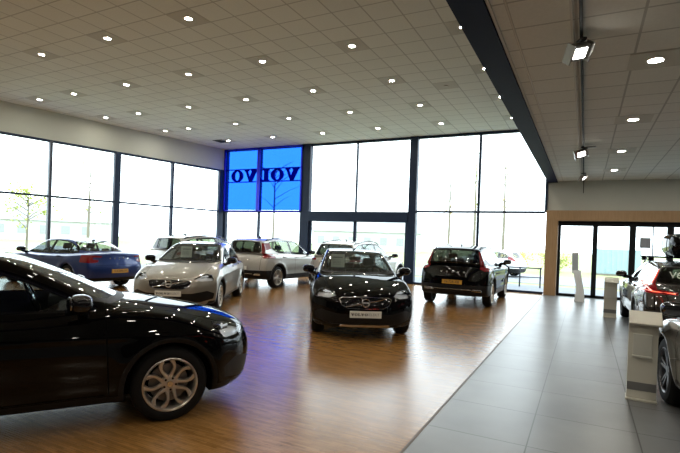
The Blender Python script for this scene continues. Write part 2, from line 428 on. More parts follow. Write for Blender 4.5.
# ------------------------------------------------------------------ car types (metres, x forward, y left, z up, origin between the axles)
CARS = dict(
 hatch=dict(low=[(2.08,.20),(2.185,.23),(2.225,.36),(2.235,.50),(2.215,.64),(2.16,.76),(2.05,.83),(1.8,.905),(1.4,.985),(1.0,1.045),(.75,1.05),(.45,.995),(0,.985),(-1,1.0),(-1.7,1.02),(-1.98,1.01),(-2.08,.93),(-2.12,.80),(-2.15,.65),(-2.145,.45),(-2.08,.30),(-1.95,.22)],
   up=[(1.16,.96),(.90,1.085),(.50,1.275),(.12,1.425),(-.15,1.468),(-.5,1.488),(-.9,1.48),(-1.3,1.445),(-1.6,1.40),(-1.74,1.365),(-1.75,1.32),(-1.90,1.09),(-2.02,.93)],
   W=[(.1,.76),(.25,.845),(.35,.87),(.5,.888),(.62,.893),(.78,.886),(.9,.86),(1.0,.815),(1.1,.77)],
   axf=1.3235, axr=-1.3235, R=.33, Ra=.378, nose=.74, tail=.35, crown=.09, auf=.24, aur=.18, Wb=.785, tum=.45, zb=.99, H=1.5, hw=.95, x0=-2.16, x1=2.25,
   win=[(.70,1.01),(.53,1.085),(.23,1.228),(-.04,1.325),(-.4,1.362),(-.8,1.35),(-1.15,1.305),(-1.4,1.22),(-1.6,1.10),(-1.45,1.06),(-.5,1.02)], pil=[(-.42,.045),(-1.22,.02)],
   shield=[(0,1.07),(.50,1.075),(.645,1.09),(.63,1.13),(.52,1.375),(.48,1.42),(0,1.445)], frit=.05, sx=-.35,
   rwin=[(0,1.07),(.55,1.09),(.60,1.12),(.52,1.32),(0,1.345)], rx=-1.5,
   cowl=[(0,1.045),(.66,1.04),(.74,1.085),(.70,1.095),(.50,1.075),(0,1.07)], cx=.60,
   tail_lamp=[(.60,.86),(.80,.88),(.86,1.0),(.72,1.27),(.62,1.27),(.68,1.02)], tx=-1.5,
   grille=[(0,.55),(.29,.555),(.385,.60),(.43,.69),(.385,.715),(0,.73)], head=[(.47,.745),(.60,.70),(.78,.70),(.92,.75),(.92,.89),(.80,.885),(.58,.815)], hx=1.68,
   drl=[(.58,.775),(.84,.80),(.84,.82),(.58,.795)],
   intake=[(0,.30),(.60,.27),(.82,.33),(.84,.44),(.72,.50),(.46,.455),(0,.455)], skid=[(0,.235),(.43,.235),(.40,.275),(0,.275)],
   clad=.285, arch=.045, rclad=.5, doors=[.80,-.36,-1.18], zd0=.30, mirror=(.60,.955,1.085), handles=[(-.22,.90),(-1.02,.92)], dz=0, rplate=.72, fplate=.455),
 small_suv=dict(low=[(2.0,.24),(2.14,.30),(2.2,.42),(2.215,.6),(2.20,.8),(2.14,.94),(2.0,1.0),(1.7,1.05),(1.2,1.09),(.9,1.1),(0,1.09),(-1,1.11),(-1.9,1.13),(-2.06,1.10),(-2.14,.98),(-2.17,.88),(-2.2,.70),(-2.21,.5),(-2.15,.36),(-2.02,.28)],
   up=[(1.25,1.04),(.95,1.14),(.6,1.33),(.28,1.50),(.05,1.585),(-.3,1.635),(-.8,1.645),(-1.3,1.625),(-1.75,1.585),(-1.95,1.55),(-1.96,1.50),(-1.99,1.34),(-2.08,1.05)],
   W=[(.1,.78),(.22,.86),(.32,.905),(.45,.93),(.7,.935),(.9,.93),(1.05,.905),(1.15,.86)],
   axf=1.351, axr=-1.351, R=.36, Ra=.415, nose=.60, tail=.28, crown=.06, auf=.20, aur=.16, Wb=.835, tum=.40, zb=1.1, unar=.05, H=1.66, hw=1.0, x0=-2.23, x1=2.23, zsc=.55, zcr=.95,
   win=[(.86,1.11),(.55,1.29),(.2,1.46),(-.05,1.525),(-.6,1.55),(-1.15,1.535),(-1.5,1.49),(-1.62,1.44),(-1.5,1.31),(-1.3,1.21),(-1.12,1.165),(0,1.12)], pil=[(-.38,.045),(-1.12,.02)],
   shield=[(0,1.13),(.50,1.14),(.72,1.17),(.70,1.22),(.60,1.46),(.55,1.52),(0,1.55)], sx=-.2,
   rwin=[(0,1.16),(.58,1.17),(.63,1.21),(.56,1.44),(.52,1.49),(0,1.51)], rx=-1.6,
   tail_lamp=[(.60,1.47),(.675,1.47),(.755,1.14),(1.0,1.09),(1.0,.99),(.79,.975),(.67,1.03),(.665,1.18)], tx=-1.52,
   grille=[(0,.62),(.36,.63),(.46,.74),(.42,.88),(0,.90)], head=[(.55,.80),(.80,.80),(.95,.86),(.95,.98),(.7,.97),(.55,.92)], hx=1.4,
   drl=[(.60,.87),(.92,.88),(.92,.905),(.60,.895)],
   intake=[(0,.36),(.70,.36),(.80,.46),(.70,.55),(0,.52)], skid=[(0,.30),(.5,.30),(.45,.345),(0,.345)],
   clad=.44, arch=.06, rclad=.60, doors=[.88,-.32,-1.12], zd0=.44, mirror=(.68,1.02,1.17), handles=[(-.18,1.0),(-.98,1.02)], dz=.12, rplate=.67, fplate=.57),
 sedan=dict(low=[(2.25,.2),(2.38,.25),(2.44,.4),(2.43,.62),(2.38,.76),(2.2,.84),(1.8,.9),(1.2,.95),(.95,.98),(0,.96),(-1,.98),(-1.6,1.015),(-2.0,1.035),(-2.38,1.055),(-2.47,1.04),(-2.455,.96),(-2.48,.82),(-2.53,.66),(-2.52,.45),(-2.45,.30),(-2.3,.22)],
   up=[(1.35,.92),(1.05,.99),(.6,1.20),(.2,1.365),(-.1,1.425),(-.5,1.445),(-.9,1.425),(-1.3,1.345),(-1.6,1.235),(-1.95,1.07),(-2.15,.97)],
   W=[(.1,.80),(.22,.87),(.35,.91),(.5,.932),(.65,.938),(.8,.93),(.92,.90),(1.0,.86),(1.1,.80)],
   axf=1.47, axr=-1.47, R=.345, Ra=.385, nose=.65, tail=.26, crown=.05, auf=.24, aur=.20, Wb=.815, tum=.52, zb=.96, unar=.10, H=1.46, hw=1.0, x0=-2.56, x1=2.46,
   win=[(.88,.985),(.55,1.145),(.2,1.285),(-.1,1.345),(-.5,1.362),(-.9,1.34),(-1.2,1.275),(-1.45,1.17),(-1.62,1.06),(-1.4,1.02),(0,.99)], pil=[(-.40,.04),(-1.22,.02)],
   shield=[(0,1.01),(.50,1.02),(.70,1.05),(.68,1.09),(.56,1.33),(.50,1.38),(0,1.40)], sx=-.35,
   rwin=[(0,1.10),(.55,1.10),(.64,1.12),(.53,1.30),(.48,1.335),(0,1.355)], rx=-.95,
   tail_lamp=[(.50,.965),(.66,.985),(.98,.99),(.98,.79),(.80,.775),(.62,.80),(.60,.86),(.74,.88),(.74,.93),(.52,.93)], tx=-2.0,
   grille=[(0,.50),(.36,.51),(.44,.62),(.40,.74),(0,.76)], head=[(.55,.70),(.80,.68),(.92,.74),(.92,.82),(.7,.80),(.55,.77)], hx=1.6,
   drl=[(.60,.735),(.90,.75),(.90,.77),(.60,.755)],
   intake=[(0,.27),(.62,.27),(.74,.36),(.66,.42),(0,.40)], skid=[(0,.20),(.1,.20),(.1,.21),(0,.21)],
   clad=.235, arch=0, rclad=.36, doors=[.90,-.34,-1.16], zd0=.28, mirror=(.72,1.0,1.06), handles=[(-.18,.88),(-1.02,.91)], dz=0, rplate=.545, fplate=.45),
 estate=dict(low=[(2.12,.2),(2.25,.25),(2.31,.4),(2.31,.6),(2.26,.74),(2.1,.82),(1.7,.89),(1.15,.95),(.9,.975),(0,.96),(-1,.98),(-1.8,1.01),(-2.2,1.02),(-2.33,1.0),(-2.37,.9),(-2.41,.7),(-2.44,.55),(-2.4,.38),(-2.3,.26),(-2.2,.22)],
   up=[(1.3,.92),(1.0,.99),(.55,1.20),(.2,1.345),(-.1,1.408),(-.5,1.43),(-1.0,1.425),(-1.5,1.40),(-1.9,1.37),(-2.10,1.345),(-2.11,1.30),(-2.2,1.10),(-2.32,.95)],
   W=[(.1,.78),(.22,.86),(.35,.90),(.5,.918),(.65,.924),(.8,.918),(.92,.89),(1.0,.85),(1.1,.80)],
   axf=1.436, axr=-1.436, R=.345, Ra=.385, nose=.65, tail=.26, crown=.06, auf=.24, aur=.16, Wb=.81, tum=.46, zb=.97, unar=.06, H=1.45, hw=1.0, x0=-2.47, x1=2.33,
   win=[(.85,.985),(.5,1.14),(.15,1.275),(-.15,1.335),(-.6,1.352),(-1.1,1.342),(-1.6,1.315),(-1.92,1.27),(-1.97,1.2),(-1.85,1.08),(-1.0,1.02),(0,.99)], pil=[(-.40,.04),(-1.25,.045)],
   shield=[(0,1.01),(.50,1.02),(.70,1.05),(.68,1.09),(.56,1.32),(.50,1.36),(0,1.385)], sx=-.35,
   rwin=[(0,1.04),(.55,1.05),(.64,1.08),(.57,1.26),(.53,1.30),(0,1.315)], rx=-1.75,
   tail_lamp=[(.59,1.31),(.76,1.31),(.82,1.03),(.98,.99),(.98,.86),(.36,.84),(.36,.90),(.66,.92),(.68,1.03)], tx=-1.75,
   grille=[(0,.50),(.36,.51),(.44,.62),(.40,.74),(0,.76)], head=[(.55,.68),(.80,.66),(.92,.72),(.92,.82),(.7,.80),(.55,.76)], hx=1.5,
   drl=[(.60,.735),(.90,.75),(.90,.77),(.60,.755)],
   intake=[(0,.27),(.62,.27),(.74,.36),(.66,.42),(0,.40)], skid=[(0,.20),(.1,.20),(.1,.21),(0,.21)],
   clad=.25, arch=0, rclad=.42, doors=[.88,-.36,-1.18], zd0=.28, mirror=(.70,.985,1.05), handles=[(-.20,.88),(-1.04,.90)], dz=0, rplate=.75, fplate=.45),
 large_suv=dict(low=[(2.1,.24),(2.25,.3),(2.31,.45),(2.32,.65),(2.28,.85),(2.15,.97),(1.8,1.03),(1.2,1.08),(.9,1.09),(0,1.07),(-1,1.09),(-1.9,1.12),(-2.15,1.11),(-2.24,1.0),(-2.29,.85),(-2.36,.68),(-2.36,.5),(-2.28,.36),(-2.15,.28)],
   up=[(1.3,1.02),(.95,1.12),(.6,1.30),(.25,1.48),(0,1.57),(-.4,1.63),(-.9,1.645),(-1.4,1.62),(-1.8,1.575),(-2.03,1.54),(-2.04,1.49),(-2.13,1.26),(-2.24,1.03)],
   W=[(.1,.80),(.22,.88),(.35,.93),(.5,.945),(.7,.95),(.9,.943),(1.05,.91),(1.15,.86)],
   axf=1.4325, axr=-1.4325, R=.37, Ra=.42, nose=.60, tail=.28, crown=.06, auf=.20, aur=.18, Wb=.845, tum=.42, zb=1.1, unar=.07, H=1.66, hw=1.02, x0=-2.39, x1=2.34, zsc=.55, zcr=.95,
   win=[(.86,1.10),(.55,1.26),(.2,1.44),(-.05,1.515),(-.6,1.55),(-1.15,1.535),(-1.6,1.48),(-1.86,1.38),(-1.78,1.24),(-1.6,1.18),(-1.12,1.14),(0,1.11)], pil=[(-.38,.045),(-1.22,.04)],
   shield=[(0,1.12),(.50,1.13),(.72,1.16),(.70,1.21),(.60,1.45),(.55,1.51),(0,1.54)], sx=-.2,
   rwin=[(0,1.15),(.58,1.16),(.66,1.20),(.58,1.43),(.52,1.48),(0,1.50)], rx=-1.7,
   tail_lamp=[(.75,1.22),(.86,1.22),(.88,1.12),(1.0,1.08),(1.0,.98),(.62,.97),(.62,1.03),(.75,1.06)], tx=-1.65,
   grille=[(0,.60),(.36,.61),(.46,.72),(.42,.86),(0,.88)], head=[(.55,.80),(.80,.78),(.95,.84),(.95,.95),(.7,.94),(.55,.90)], hx=1.4,
   drl=[(.60,.86),(.92,.87),(.92,.895),(.60,.885)],
   intake=[(0,.34),(.70,.34),(.80,.44),(.70,.52),(0,.50)], skid=[(0,.28),(.5,.28),(.45,.32),(0,.32)],
   clad=.40, arch=.05, rclad=.50, doors=[.88,-.36,-1.2], zd0=.42, mirror=(.68,1.03,1.16), handles=[(-.2,.99),(-1.04,1.01)], dz=.12, rplate=.80, fplate=.55),
)

# the estate stands a little taller on its wheels
_e = CARS['estate']
for k_ in ('low', 'up', 'win', 'shield', 'rwin', 'tail_lamp', 'grille', 'head', 'drl', 'intake', 'skid', 'handles'): _e[k_] = [(a, b+.06) for a, b in _e[k_]]
_e['W'] = [(a+.06, b) for a, b in _e['W']]
for k_ in ('zb', 'H', 'clad', 'rclad', 'zd0', 'rplate', 'fplate'): _e[k_] += .06
_e['mirror'] = (.70, .985, 1.11); _e['R'] = .36; _e['Ra'] = .405

def strip_sweep(mb, pts, wid, thick):
    """flat bar along points (x, z) in the wheel plane; each point (x, z, y, w)"""
    rings = []
    for i, (x, z, y, w) in enumerate(pts):
        a = pts[max(i-1, 0)]; b = pts[min(i+1, len(pts)-1)]
        tx, tz = b[0]-a[0], b[1]-a[1]; l = math.hypot(tx, tz); nx, nz = -tz/l, tx/l
        r = [(x+nx*w*q, y+dy, z+nz*w*q) for q, dy in ((-.5,-thick),(.5,-thick),(.5,-.005),(.36,0),(-.36,0),(-.5,-.005))]
        rings.append([mb.bm.verts.new(p) for p in r])
    for A, B in zip(rings, rings[1:]):
        for k in range(6): mb.bm.faces.new((A[k], A[(k+1) % 6], B[(k+1) % 6], B[k]))
    mb.bm.faces.new(rings[0]); mb.bm.faces.new(list(reversed(rings[-1])))

def make_wheel(R, rr, style, alloy, parent, near=True):
    """axle along y, outward +y"""
    w = .112; sg = 64 if near else 36
    mb = MB(); mb.lathe([(rr-.005,-w+.01),(rr+.012,-w),(R-.03,-w),(R-.008,-w+.02),(R,-w+.05),(R,w-.05),(R-.008,w-.02),(R-.03,w),(rr+.035,w+.004),(rr+.012,w),(rr-.005,w-.01)], sg)
    wheel = mb.build('wheel', M['rubber'], parent, smooth=True)
    mb = MB(); mb.lathe([(rr-.03,-w),(rr+.004,w-.012),(rr+.010,w-.002),(rr-.002,w+.002),(rr-.014,w-.012),(rr-.02,w-.05),(rr-.035,-w)], sg)
    n = {'petal': 5, 'five': 5, 'multi': 9}[style]
    for k in range(n):
        for sd in (-1, 1):
            pts = []
            for i in range(11):
                t = i/10; r = .055+(rr-.012-.055)*t
                if style == 'petal': off = 9+12.5*math.sin(PI*min(1, t*1.02))**.8+ (1.5*t); wd = .038-.013*math.sin(PI*t)
                elif style == 'five': off = 12-3.0*t; wd = .034-.004*t
                else: off = 8+4*t; wd = .02
                a = math.radians(90+360/n*(k+.0)+sd*off)
                pts.append((r*math.cos(a), r*math.sin(a), w-.032+.020*t, wd))
            strip_sweep(mb, pts, .03, .035)
    mb.lathe([(0,w-.028),(.03,w-.028),(.062,w-.034),(.075,w-.05),(.075,w-.08)], 32)
    rim = mb.build('rim', alloy, wheel, smooth=True)
    if near:
        mb = MB(); mb.lathe([(0,w-.022),(.026,w-.023),(.030,w-.03)], 28); mb.build('hub_cap', M['chrome'], wheel, smooth=True)
        for k in range(5):
            a = 2*PI*(k+.5)/5+PI/2
            mb = MB(); mb.lathe([(0,w-.026),(.010,w-.026),(.010,w-.04)], 10, M=Matrix.Translation((.052*math.cos(a), 0, .052*math.sin(a)))); mb.build('wheel_bolt', M['gloss_black'], wheel)
    mb = MB(); mb.lathe([(0,.02),(rr-.06,.02),(rr-.06,-.005),(0,-.005)], 40); mb.build('brake_disc', M['steel'], wheel, smooth=True)
    mb = MB(); mb.lathe([(rr-.032,-.06),(0,-.06)], 32); mb.build('wheel_back', M['well'], wheel)
    return wheel

def seat_mb(z):
    mb = MB()
    mb.box(-.26,.26,-.25,.25,z,z+.15,.05)
    Mx = Matrix.Translation((-.24,0,z+.10)) @ Matrix.Rotation(math.radians(-18),4,'Y')
    mb.box(-.07,.07,-.24,.24,0,.58,.06,Mx)
    mb.box(-.045,.05,-.13,.13,.64,.82,.045,Mx)
    mb.box(-.01,.01,-.06,-.045,.55,.68,0,Mx); mb.box(-.01,.01,.045,.06,.55,.68,0,Mx)
    return mb

def build_car(kind, name, label, paint_m, h=.025, wheel=('petal', .228, 'alloy'), glass_m='carglass', near=False, rails=False, extras=()):
    c = CARS[kind]; s = Shell(c, h); A = np.abs
    pol = lambda k: np.array(c[k], float)
    r_arch = lambda x, z: np.minimum(np.hypot(x-c['axf'], z-c['R']), np.hypot(x-c['axr'], z-c['R']))
    # wheel wells, underside, cladding
    s.cut('wheel_well', lambda x, y, z, n: np.maximum(r_arch(x, z)-c['Ra']-.006, np.where(r_arch(x, z) < c['Ra']-.01, -1, A(y)-(c['W'][4][1]-.05))))
    s.cut('underbody', lambda x, y, z, n: z-.205)
    if c['arch'] > 0: s.cut('cladding', lambda x, y, z, n: np.maximum(r_arch(x, z)-c['Ra']-c['arch'], .55-A(y)))
    s.cut('cladding', lambda x, y, z, n: np.maximum(z-c['clad'], A(x)-1.9 if kind in ('hatch',) else -1))
    if c['rclad'] > c['clad']: s.cut('cladding', lambda x, y, z, n: np.maximum(z-c['rclad'], x-(c['axr']-.28)))
    # front
    fr = lambda k, x0, grow=0.: (lambda x, y, z, n: np.maximum(sd_poly(A(y), z, pol(k))-grow, x0-x))
    s.cut('grille_frame', fr('grille', 1.8, .011)); s.cut('grille', fr('grille', 1.8), ('grille_frame',))
    s.cut('lower_grille', fr('intake', 1.5), ('body', 'cladding')); s.cut('skid_plate', fr('skid', 1.8), ('body', 'cladding', 'lower_grille', 'underbody'))
    s.cut('headlight', lambda x, y, z, n: np.maximum(sd_poly(A(y), z, pol('head')), c['hx']+.7*np.maximum(0, max(p[1] for p in c['head'])-z)-x))
    # rear
    bk = lambda k, x0, grow=0.: (lambda x, y, z, n: np.maximum(sd_poly(A(y), z, pol(k))-grow, x-x0))
    s.cut('tail_light', bk('tail_lamp', c['tx']), ('body',))
    s.cut('rear_trim', bk('rwin', c['rx'], .018)); s.cut('rear_window', bk('rwin', c['rx']), ('rear_trim', 'tail_light'))
    # glass
    if 'cowl' in c: s.cut('cowl_panel', fr('cowl', c['cx']))
    s.cut('shield_trim', lambda x, y, z, n: np.maximum(sd_poly(A(y), z, pol('shield'))-c.get('frit', .014), np.maximum(c['sx']-x, .12-n[:, 0])))
    s.cut('windshield', lambda x, y, z, n: np.maximum(sd_poly(A(y), z, pol('shield')), np.maximum(c['sx']-x, .12-n[:, 0])), ('shield_trim',))
    s.cut('window_trim', lambda x, y, z, n: np.maximum(sd_poly(x, z, pol('win'))-.020, .42-A(y)), ('body', 'shield_trim'))
    s.cut('side_window', lambda x, y, z, n: np.maximum(sd_poly(x, z, pol('win')), .42-A(y)), ('window_trim',))
    for xp, wd in c['pil']:
        s.cut('tmp', lambda x, y, z, n: x+.12*(z-1.0)-(xp+wd), ('side_window',))
        s.cut('window_trim', lambda x, y, z, n: (xp-wd)-x-.12*(z-1.0), ('tmp',))
        s.L[s.L == s.names.index('tmp')] = s.names.index('side_window')
    # door seams and bonnet edge
    def band(name, g, w, cond):
        s.cut('tmp', lambda x, y, z, n: np.maximum(g(x, y, z)-w, cond(x, y, z, n)), ('body',))
        s.cut(name, lambda x, y, z, n: -w-g(x, y, z), ('tmp',))
        s.L[s.L == s.names.index('tmp')] = 0
    for i, xd in enumerate(c['doors']):
        lean = (lambda z: 0*z) if i != 2 else (lambda z: .28*np.maximum(0, z-.55)-.0)
        band('door_seam', lambda x, y, z: x-xd+lean(z) if i == 2 else x-xd+.06*(z-.8), .0045, lambda x, y, z, n: np.maximum(np.maximum(c['zd0']-z, z-1.12-c['dz']), .6-A(y)))
    band('door_seam', lambda x, y, z: z-c['zd0'], .004, lambda x, y, z, n: np.maximum(np.maximum(x-c['doors'][0], c['doors'][2]-x), .6-A(y)))
    band('bonnet_seam', lambda x, y, z: A(y)-(.60+.10*np.minimum(1, np.maximum(0, (1.9-x)/1.0))), .004, lambda x, y, z, n: np.maximum(np.maximum(.82-x, x-2.05), .78+c['dz']*.9-z))
    if kind != 'sedan':
        band('tailgate_seam', lambda x, y, z: A(y)-(.70), .004, lambda x, y, z, n: np.maximum(np.maximum(.62-z, z-1.0), x+1.9))
    else:
        band('tailgate_seam', lambda x, y, z: z-.72, .004, lambda x, y, z, n: np.maximum(x+2.3, A(y)-.7))
    root = thing(name, label, 'car')
    ob = {}
    body = s.obj('body', s.tris('body'), paint_m, root)
    def put(lab, nm, mat, off=0., parent=body, split=False, mn=6):
        T = s.tris(lab); res = []
        for t in (s.comps(lab, mn) if split else ([T] if len(T) else [])):
            res.append(s.obj(nm, t, mat, parent, off))
        ob[lab] = res; return res
    put('wheel_well', 'wheel_well', M['well']); put('underbody', 'underbody', M['well'])
    put('cladding', 'lower_cladding', M['plastic'], 0, root)
    put('grille_frame', 'grille_frame', M['chrome'], .004, root); put('grille', 'grille', M['gloss_black'], -.015, root)
    put('lower_grille', 'lower_grille', M['plastic'], -.004, root); put('skid_plate', 'skid_plate', M['chrome'] if kind in ('hatch', 'small_suv', 'large_suv') else M['plastic'], .004, root)
    put('rear_trim', 'rear_window_trim', M['gloss_black'], 0, root); put('rear_window', 'rear_window', M[glass_m if kind != 'sedan' else 'carglass'], -.003, root)
    put('cowl_panel', 'cowl_panel', M['plastic'], 0, root)
    put('shield_trim', 'windshield_trim', M['gloss_black'], 0, root); put('windshield', 'windshield', M['carglass'], -.003, root)
    put('window_trim', 'window_trim', M['gloss_black'], 0, root); put('side_window', 'side_window', M['darkglass' if kind == 'estate' else 'carglass'], -.004, root, True, 12)
    put('door_seam', 'door_seam', M['well'], -.002, body, False); put('bonnet_seam', 'bonnet_seam', M['well'], -.002); put('tailgate_seam', 'tailgate_seam', M['well'], -.002, body, True)
    # lamps
    for t in s.comps('headlight', 12):
        hl = s.obj('headlight', t, M['reflector'], root, -.035)
        s.obj('lens_cover', t, M['lens'], hl, .001)
        sd = 1 if s.V[t[:, 0], 1].mean() > 0 else -1
        yy = np.mean([p[0] for p in c['head']]); zz = np.mean([p[1] for p in c['head']])
        p, n = s.hit((2.8, sd*yy, zz), (-1, 0, 0))
        mb = MB(); mb.ball(tuple(Vector(p)-Vector((.05, 0, -.0))), (.055, .05, .04)); mb.build('projector_lamp', M['gloss_black'], hl, True)
        d = c['drl']; mb = MB(); prev = None
        pts = []
        for yq in np.linspace(d[0][0], d[1][0]-.03, 7):
            q, n2 = s.hit((2.8, sd*yq, (d[0][1]+d[2][1])/2), (-1, 0, 0)); pts.append(q-n2*.014)
        mb.tube(pts, .010, 8); mid = pts[2]
        mb.tube([mid+Vector((0, 0, .028)), mid-Vector((0, 0, .028))], .009, 8)
        mb.build('daytime_strip', M['drl'], hl, True)
        mb = MB()
        pts2 = [p_+Vector((-.004, 0, -.035)) for p_ in pts]
        mb.tube(pts2, .016, 8); mb.build('lamp_bezel', M['gloss_black'], hl, True)
    lit = 'lit_tail' in extras
    for t in s.comps('tail_light', 12):
        tl = s.obj('tail_light', t, M['red_lens'], root, .002)
        sd = 1 if s.V[t[:, 0], 1].mean() > 0 else -1
        if lit:
            P2 = chaikin(c['tail_lamp'], 0); cen = P2.mean(0)
            pts = []
            for (yq, zq) in [(.61, 1.33), (.66, 1.21), (.715, 1.10), (.78, 1.06), (.86, 1.02), (.86, .96), (.72, .945), (.40, .93)]:
                q, n2 = s.hit((-3.2, sd*yq, zq), (1, 0, 0)); pts.append(q+n2*.004)
            mb = MB(); mb.tube(pts, .010, 8); mb.build('lit_strip', M['red_led'], tl, True)
    # cabin
    cabin = np.isin(s.L, [s.names.index(q) for q in ('body', 'window_trim', 'shield_trim', 'rear_trim', 'door_seam') if q in s.names])
    T = s.T[cabin]; cx = s.V[T].mean(1)
    win = np.array(c['win']); zmin = win[:, 1].min()-.03
    keep = (cx[:, 0] < win[:, 0].max()+.10) & (cx[:, 0] > c['x0']+.14) & (cx[:, 2] > .32)
    o = s.obj('cabin_lining', T[keep], M['lining'], root, -.022, True)
    dz = c['dz']
    mb = MB(); mb.box(c['x0']+.5, win[:, 0].max()-.05, -.66, .66, .28, .34+dz, .02); mb.build('cabin_floor', M['lining'], root)
    zb = c['zb']
    xd = win[:, 0].max()
    mb = MB(); mb.box(xd-.27, xd+.10, -.66, .66, .62+dz, zb-.01, .05); mb.box(xd-.36, xd-.15, .18, .56, zb-.09, zb+.035, .04); mb.build('dashboard', M['lining'], root, True)
    for sd in (-1, 1):
        st = seat_mb(.40+dz).build('seat', M['seat'], root, True); st.location = (-.12, sd*.37, 0)
    mb = MB(); mb.box(-1.12, -.62, -.60, .60, .42+dz, .56+dz, .05)
    Mx = Matrix.Translation((-1.08, 0, .50+dz)) @ Matrix.Rotation(math.radians(-20), 4, 'Y')
    mb.box(-.06, .08, -.60, .60, 0, .52, .05, Mx)
    for q in (-.38, 0, .38): mb.box(-.04, .05, q-.12, q+.12, .55, .68, .04, Mx)
    mb.build('rear_bench', M['seat'], root, True)
    mb = MB(); a = math.radians(62)
    sw = Matrix.Translation((xd-.48, .37, zb-.02)) @ Matrix.Rotation(math.radians(65), 4, 'Y')
    mb.tube([sw @ Vector((.185*math.cos(2*PI*k/32), .185*math.sin(2*PI*k/32), 0)) for k in range(32)], .016, 10, True)
    mb.box(-.05, .05, -.17, .17, -.015, .015, .01, sw); mb.box(-.17, 0, -.02, .02, -.012, .012, .008, sw)
    mb.build('steering_wheel', M['gloss_black'], root, True)
    if 'near' in extras or near:
        mb = MB(); Mx = Matrix.Translation((xd-.62, 0, zb+.30))
        mb.box(-.012, .012, -.12, .12, -.03, .035, .012, Mx); mb.build('rear_view_mirror', M['gloss_black'], root, True)
    # wheels
    st, rr, al = wheel
    proto = make_wheel(c['R'], rr, st, M[al], root, near)
    k = 0
    for xa in (c['axf'], c['axr']):
        for sd in (1, -1):
            wl = proto if k == 0 else copy_tree(proto, root); k += 1
            wl.location = (xa, sd*(c['W'][4][1]-.135), c['R']); wl.rotation_euler = (0, rnd.uniform(0, 6) if not near else 0.15, 0 if sd > 0 else PI)
    # mirrors, handles
    xm, ym, zm = c['mirror']
    for sd in (-1, 1):
        mb = MB(); Mx = Matrix.Translation((xm, sd*ym, zm)) @ Matrix.Rotation(sd*math.radians(-8), 4, 'Z')
        mb.ball((0, 0, 0), (.085, .118, .074), (.75, .75, .75), M=Mx)
        foot, _ = s.hit((xm+.03, sd*1.5, zb-.01), (0, -sd, 0))
        mb.tube([foot-Vector((0, sd*.02, 0)), foot+Vector((-.01, sd*.05, .02)), Vector((xm, sd*(ym-.04), zm-.05))], [.05, .04, .045], 10)
        mi = mb.build('wing_mirror', paint_m if 'paint_mirror' in extras else M['gloss_black'], root, True)
        mb = MB(); mb.ball((-.078, 0, .003), (.012, .098, .056), (.6, .6, .6), M=Mx); mb.build('mirror_glass', M['mirror'], mi, True)
        for (xh, zh) in c['handles']:
            p, n = s.hit((xh, sd*1.5, zh), (0, -sd, 0))
            mb = MB(); mb.box(-.11, .11, -.018, .018, -.01, .032, .014, frame_at(p, n)); mb.build('door_handle', paint_m, root, True)
    # badge, plates
    gz = (pol('grille')[:, 1].min()+pol('grille')[:, 1].max())/2
    p, n = s.hit((2.9, 0, gz), (-1, 0, 0)); F = frame_at(p+n*.012, n)
    g = ob['grille'][0]
    mb = MB(); rb = .062
    mb.tube([F @ Vector((rb*math.cos(2*PI*k/28), rb*math.sin(2*PI*k/28), 0)) for k in range(28)], .011, 8, True)
    mb.tube([F @ Vector((-rb*.7*1, rb*.7, 0)), F @ Vector((-rb*1.25, rb*1.25, 0))], [.009, .006], 8)
    mb.box(-rb*1.0, rb*1.0, -.012, .012, -.004, .008, 0, F)
    mb.build('badge', M['chrome'], g, True)
    zl, zh = pol('grille')[:, 1].min(), pol('grille')[:, 1].max()
    pts = []
    for t in np.linspace(0, 1, 9):
        q, n2 = s.hit((2.9, -.34+.68*t, zl+.02+(zh-zl-.04)*t), (-1, 0, 0)); pts.append(q-n2*.002)
    mb = MB(); mb.tube(pts, .006, 6); mb.build('diagonal_bar', M['chrome'], g, True)
    mb = MB()
    for yq in np.arange(-.36, .37, .04):
        z0, z1 = zl+.03, zh-.03
        q0, m0 = s.hit((2.9, yq, z0), (-1, 0, 0)); q1, m1 = s.hit((2.9, yq, z1), (-1, 0, 0)); mb.tube([q0-m0*.010, q1-m1*.010], .005, 6)
    mb.build('grille_bar', M['gloss_black'], g, True)
    s.ob = ob; s.root = root; s.body = body
    if rails:
        for sd in (-1, 1):
            pts = []
            for xq in np.linspace(.05, c['x0']+.65, 12):
                q, n2 = s.hit((xq, sd*.60, 2.2), (0, 0, -1)); pts.append(q+Vector((0, 0, .045)))
            pts = [pts[0]-Vector((-.08, 0, .05))]+pts+[pts[-1]-Vector((.08, 0, .05))]
            mb = MB(); mb.tube(pts, .017, 8); mb.build('roof_rail', M['gloss_black'], root, True)
    if kind in ('sedan', 'estate', 'small_suv', 'large_suv'):
        q, n2 = s.hit((c['axr']+.25, 0, 2.2), (0, 0, -1)); mb = MB(); mb.prism([(-.09, -.01), (.08, -.01), (-.07, .06), (-.10, .05)], 1, -.012, .012, Matrix.Translation(q)); mb.build('antenna_fin', M['gloss_black'], root)
    return root, s

def plate(s, z, front, mat, parent, w=.52, h=.11):
    x0 = 3.0 if front else -3.2
    p, n = s.hit((x0, 0, z), (-1 if front else 1, 0, 0))
    n = Vector((1 if front else -1, 0, .0)) if front else Vector((-1, 0, .12))
    F = frame_at(p+n*.012, n); mb = MB(); mb.box(-w/2, w/2, -h/2, h/2, -.03, .004, .003, F)
    return mb.build('license_plate', mat, parent), F @ Matrix.Translation((0, 0, .0045))

def recolor(root, old, new, extra=None):
    mp = {old.name: new}
    if extra: mp.update({a.name: b for a, b in extra})
    def rec(o):
        if o.type == 'MESH':
            for sl in o.material_slots:
                if sl.material and sl.material.name in mp:
                    nm = mp[sl.material.name]; sl.link = 'OBJECT'; sl.material = nm
        for ch in o.children: rec(ch)
    rec(root)
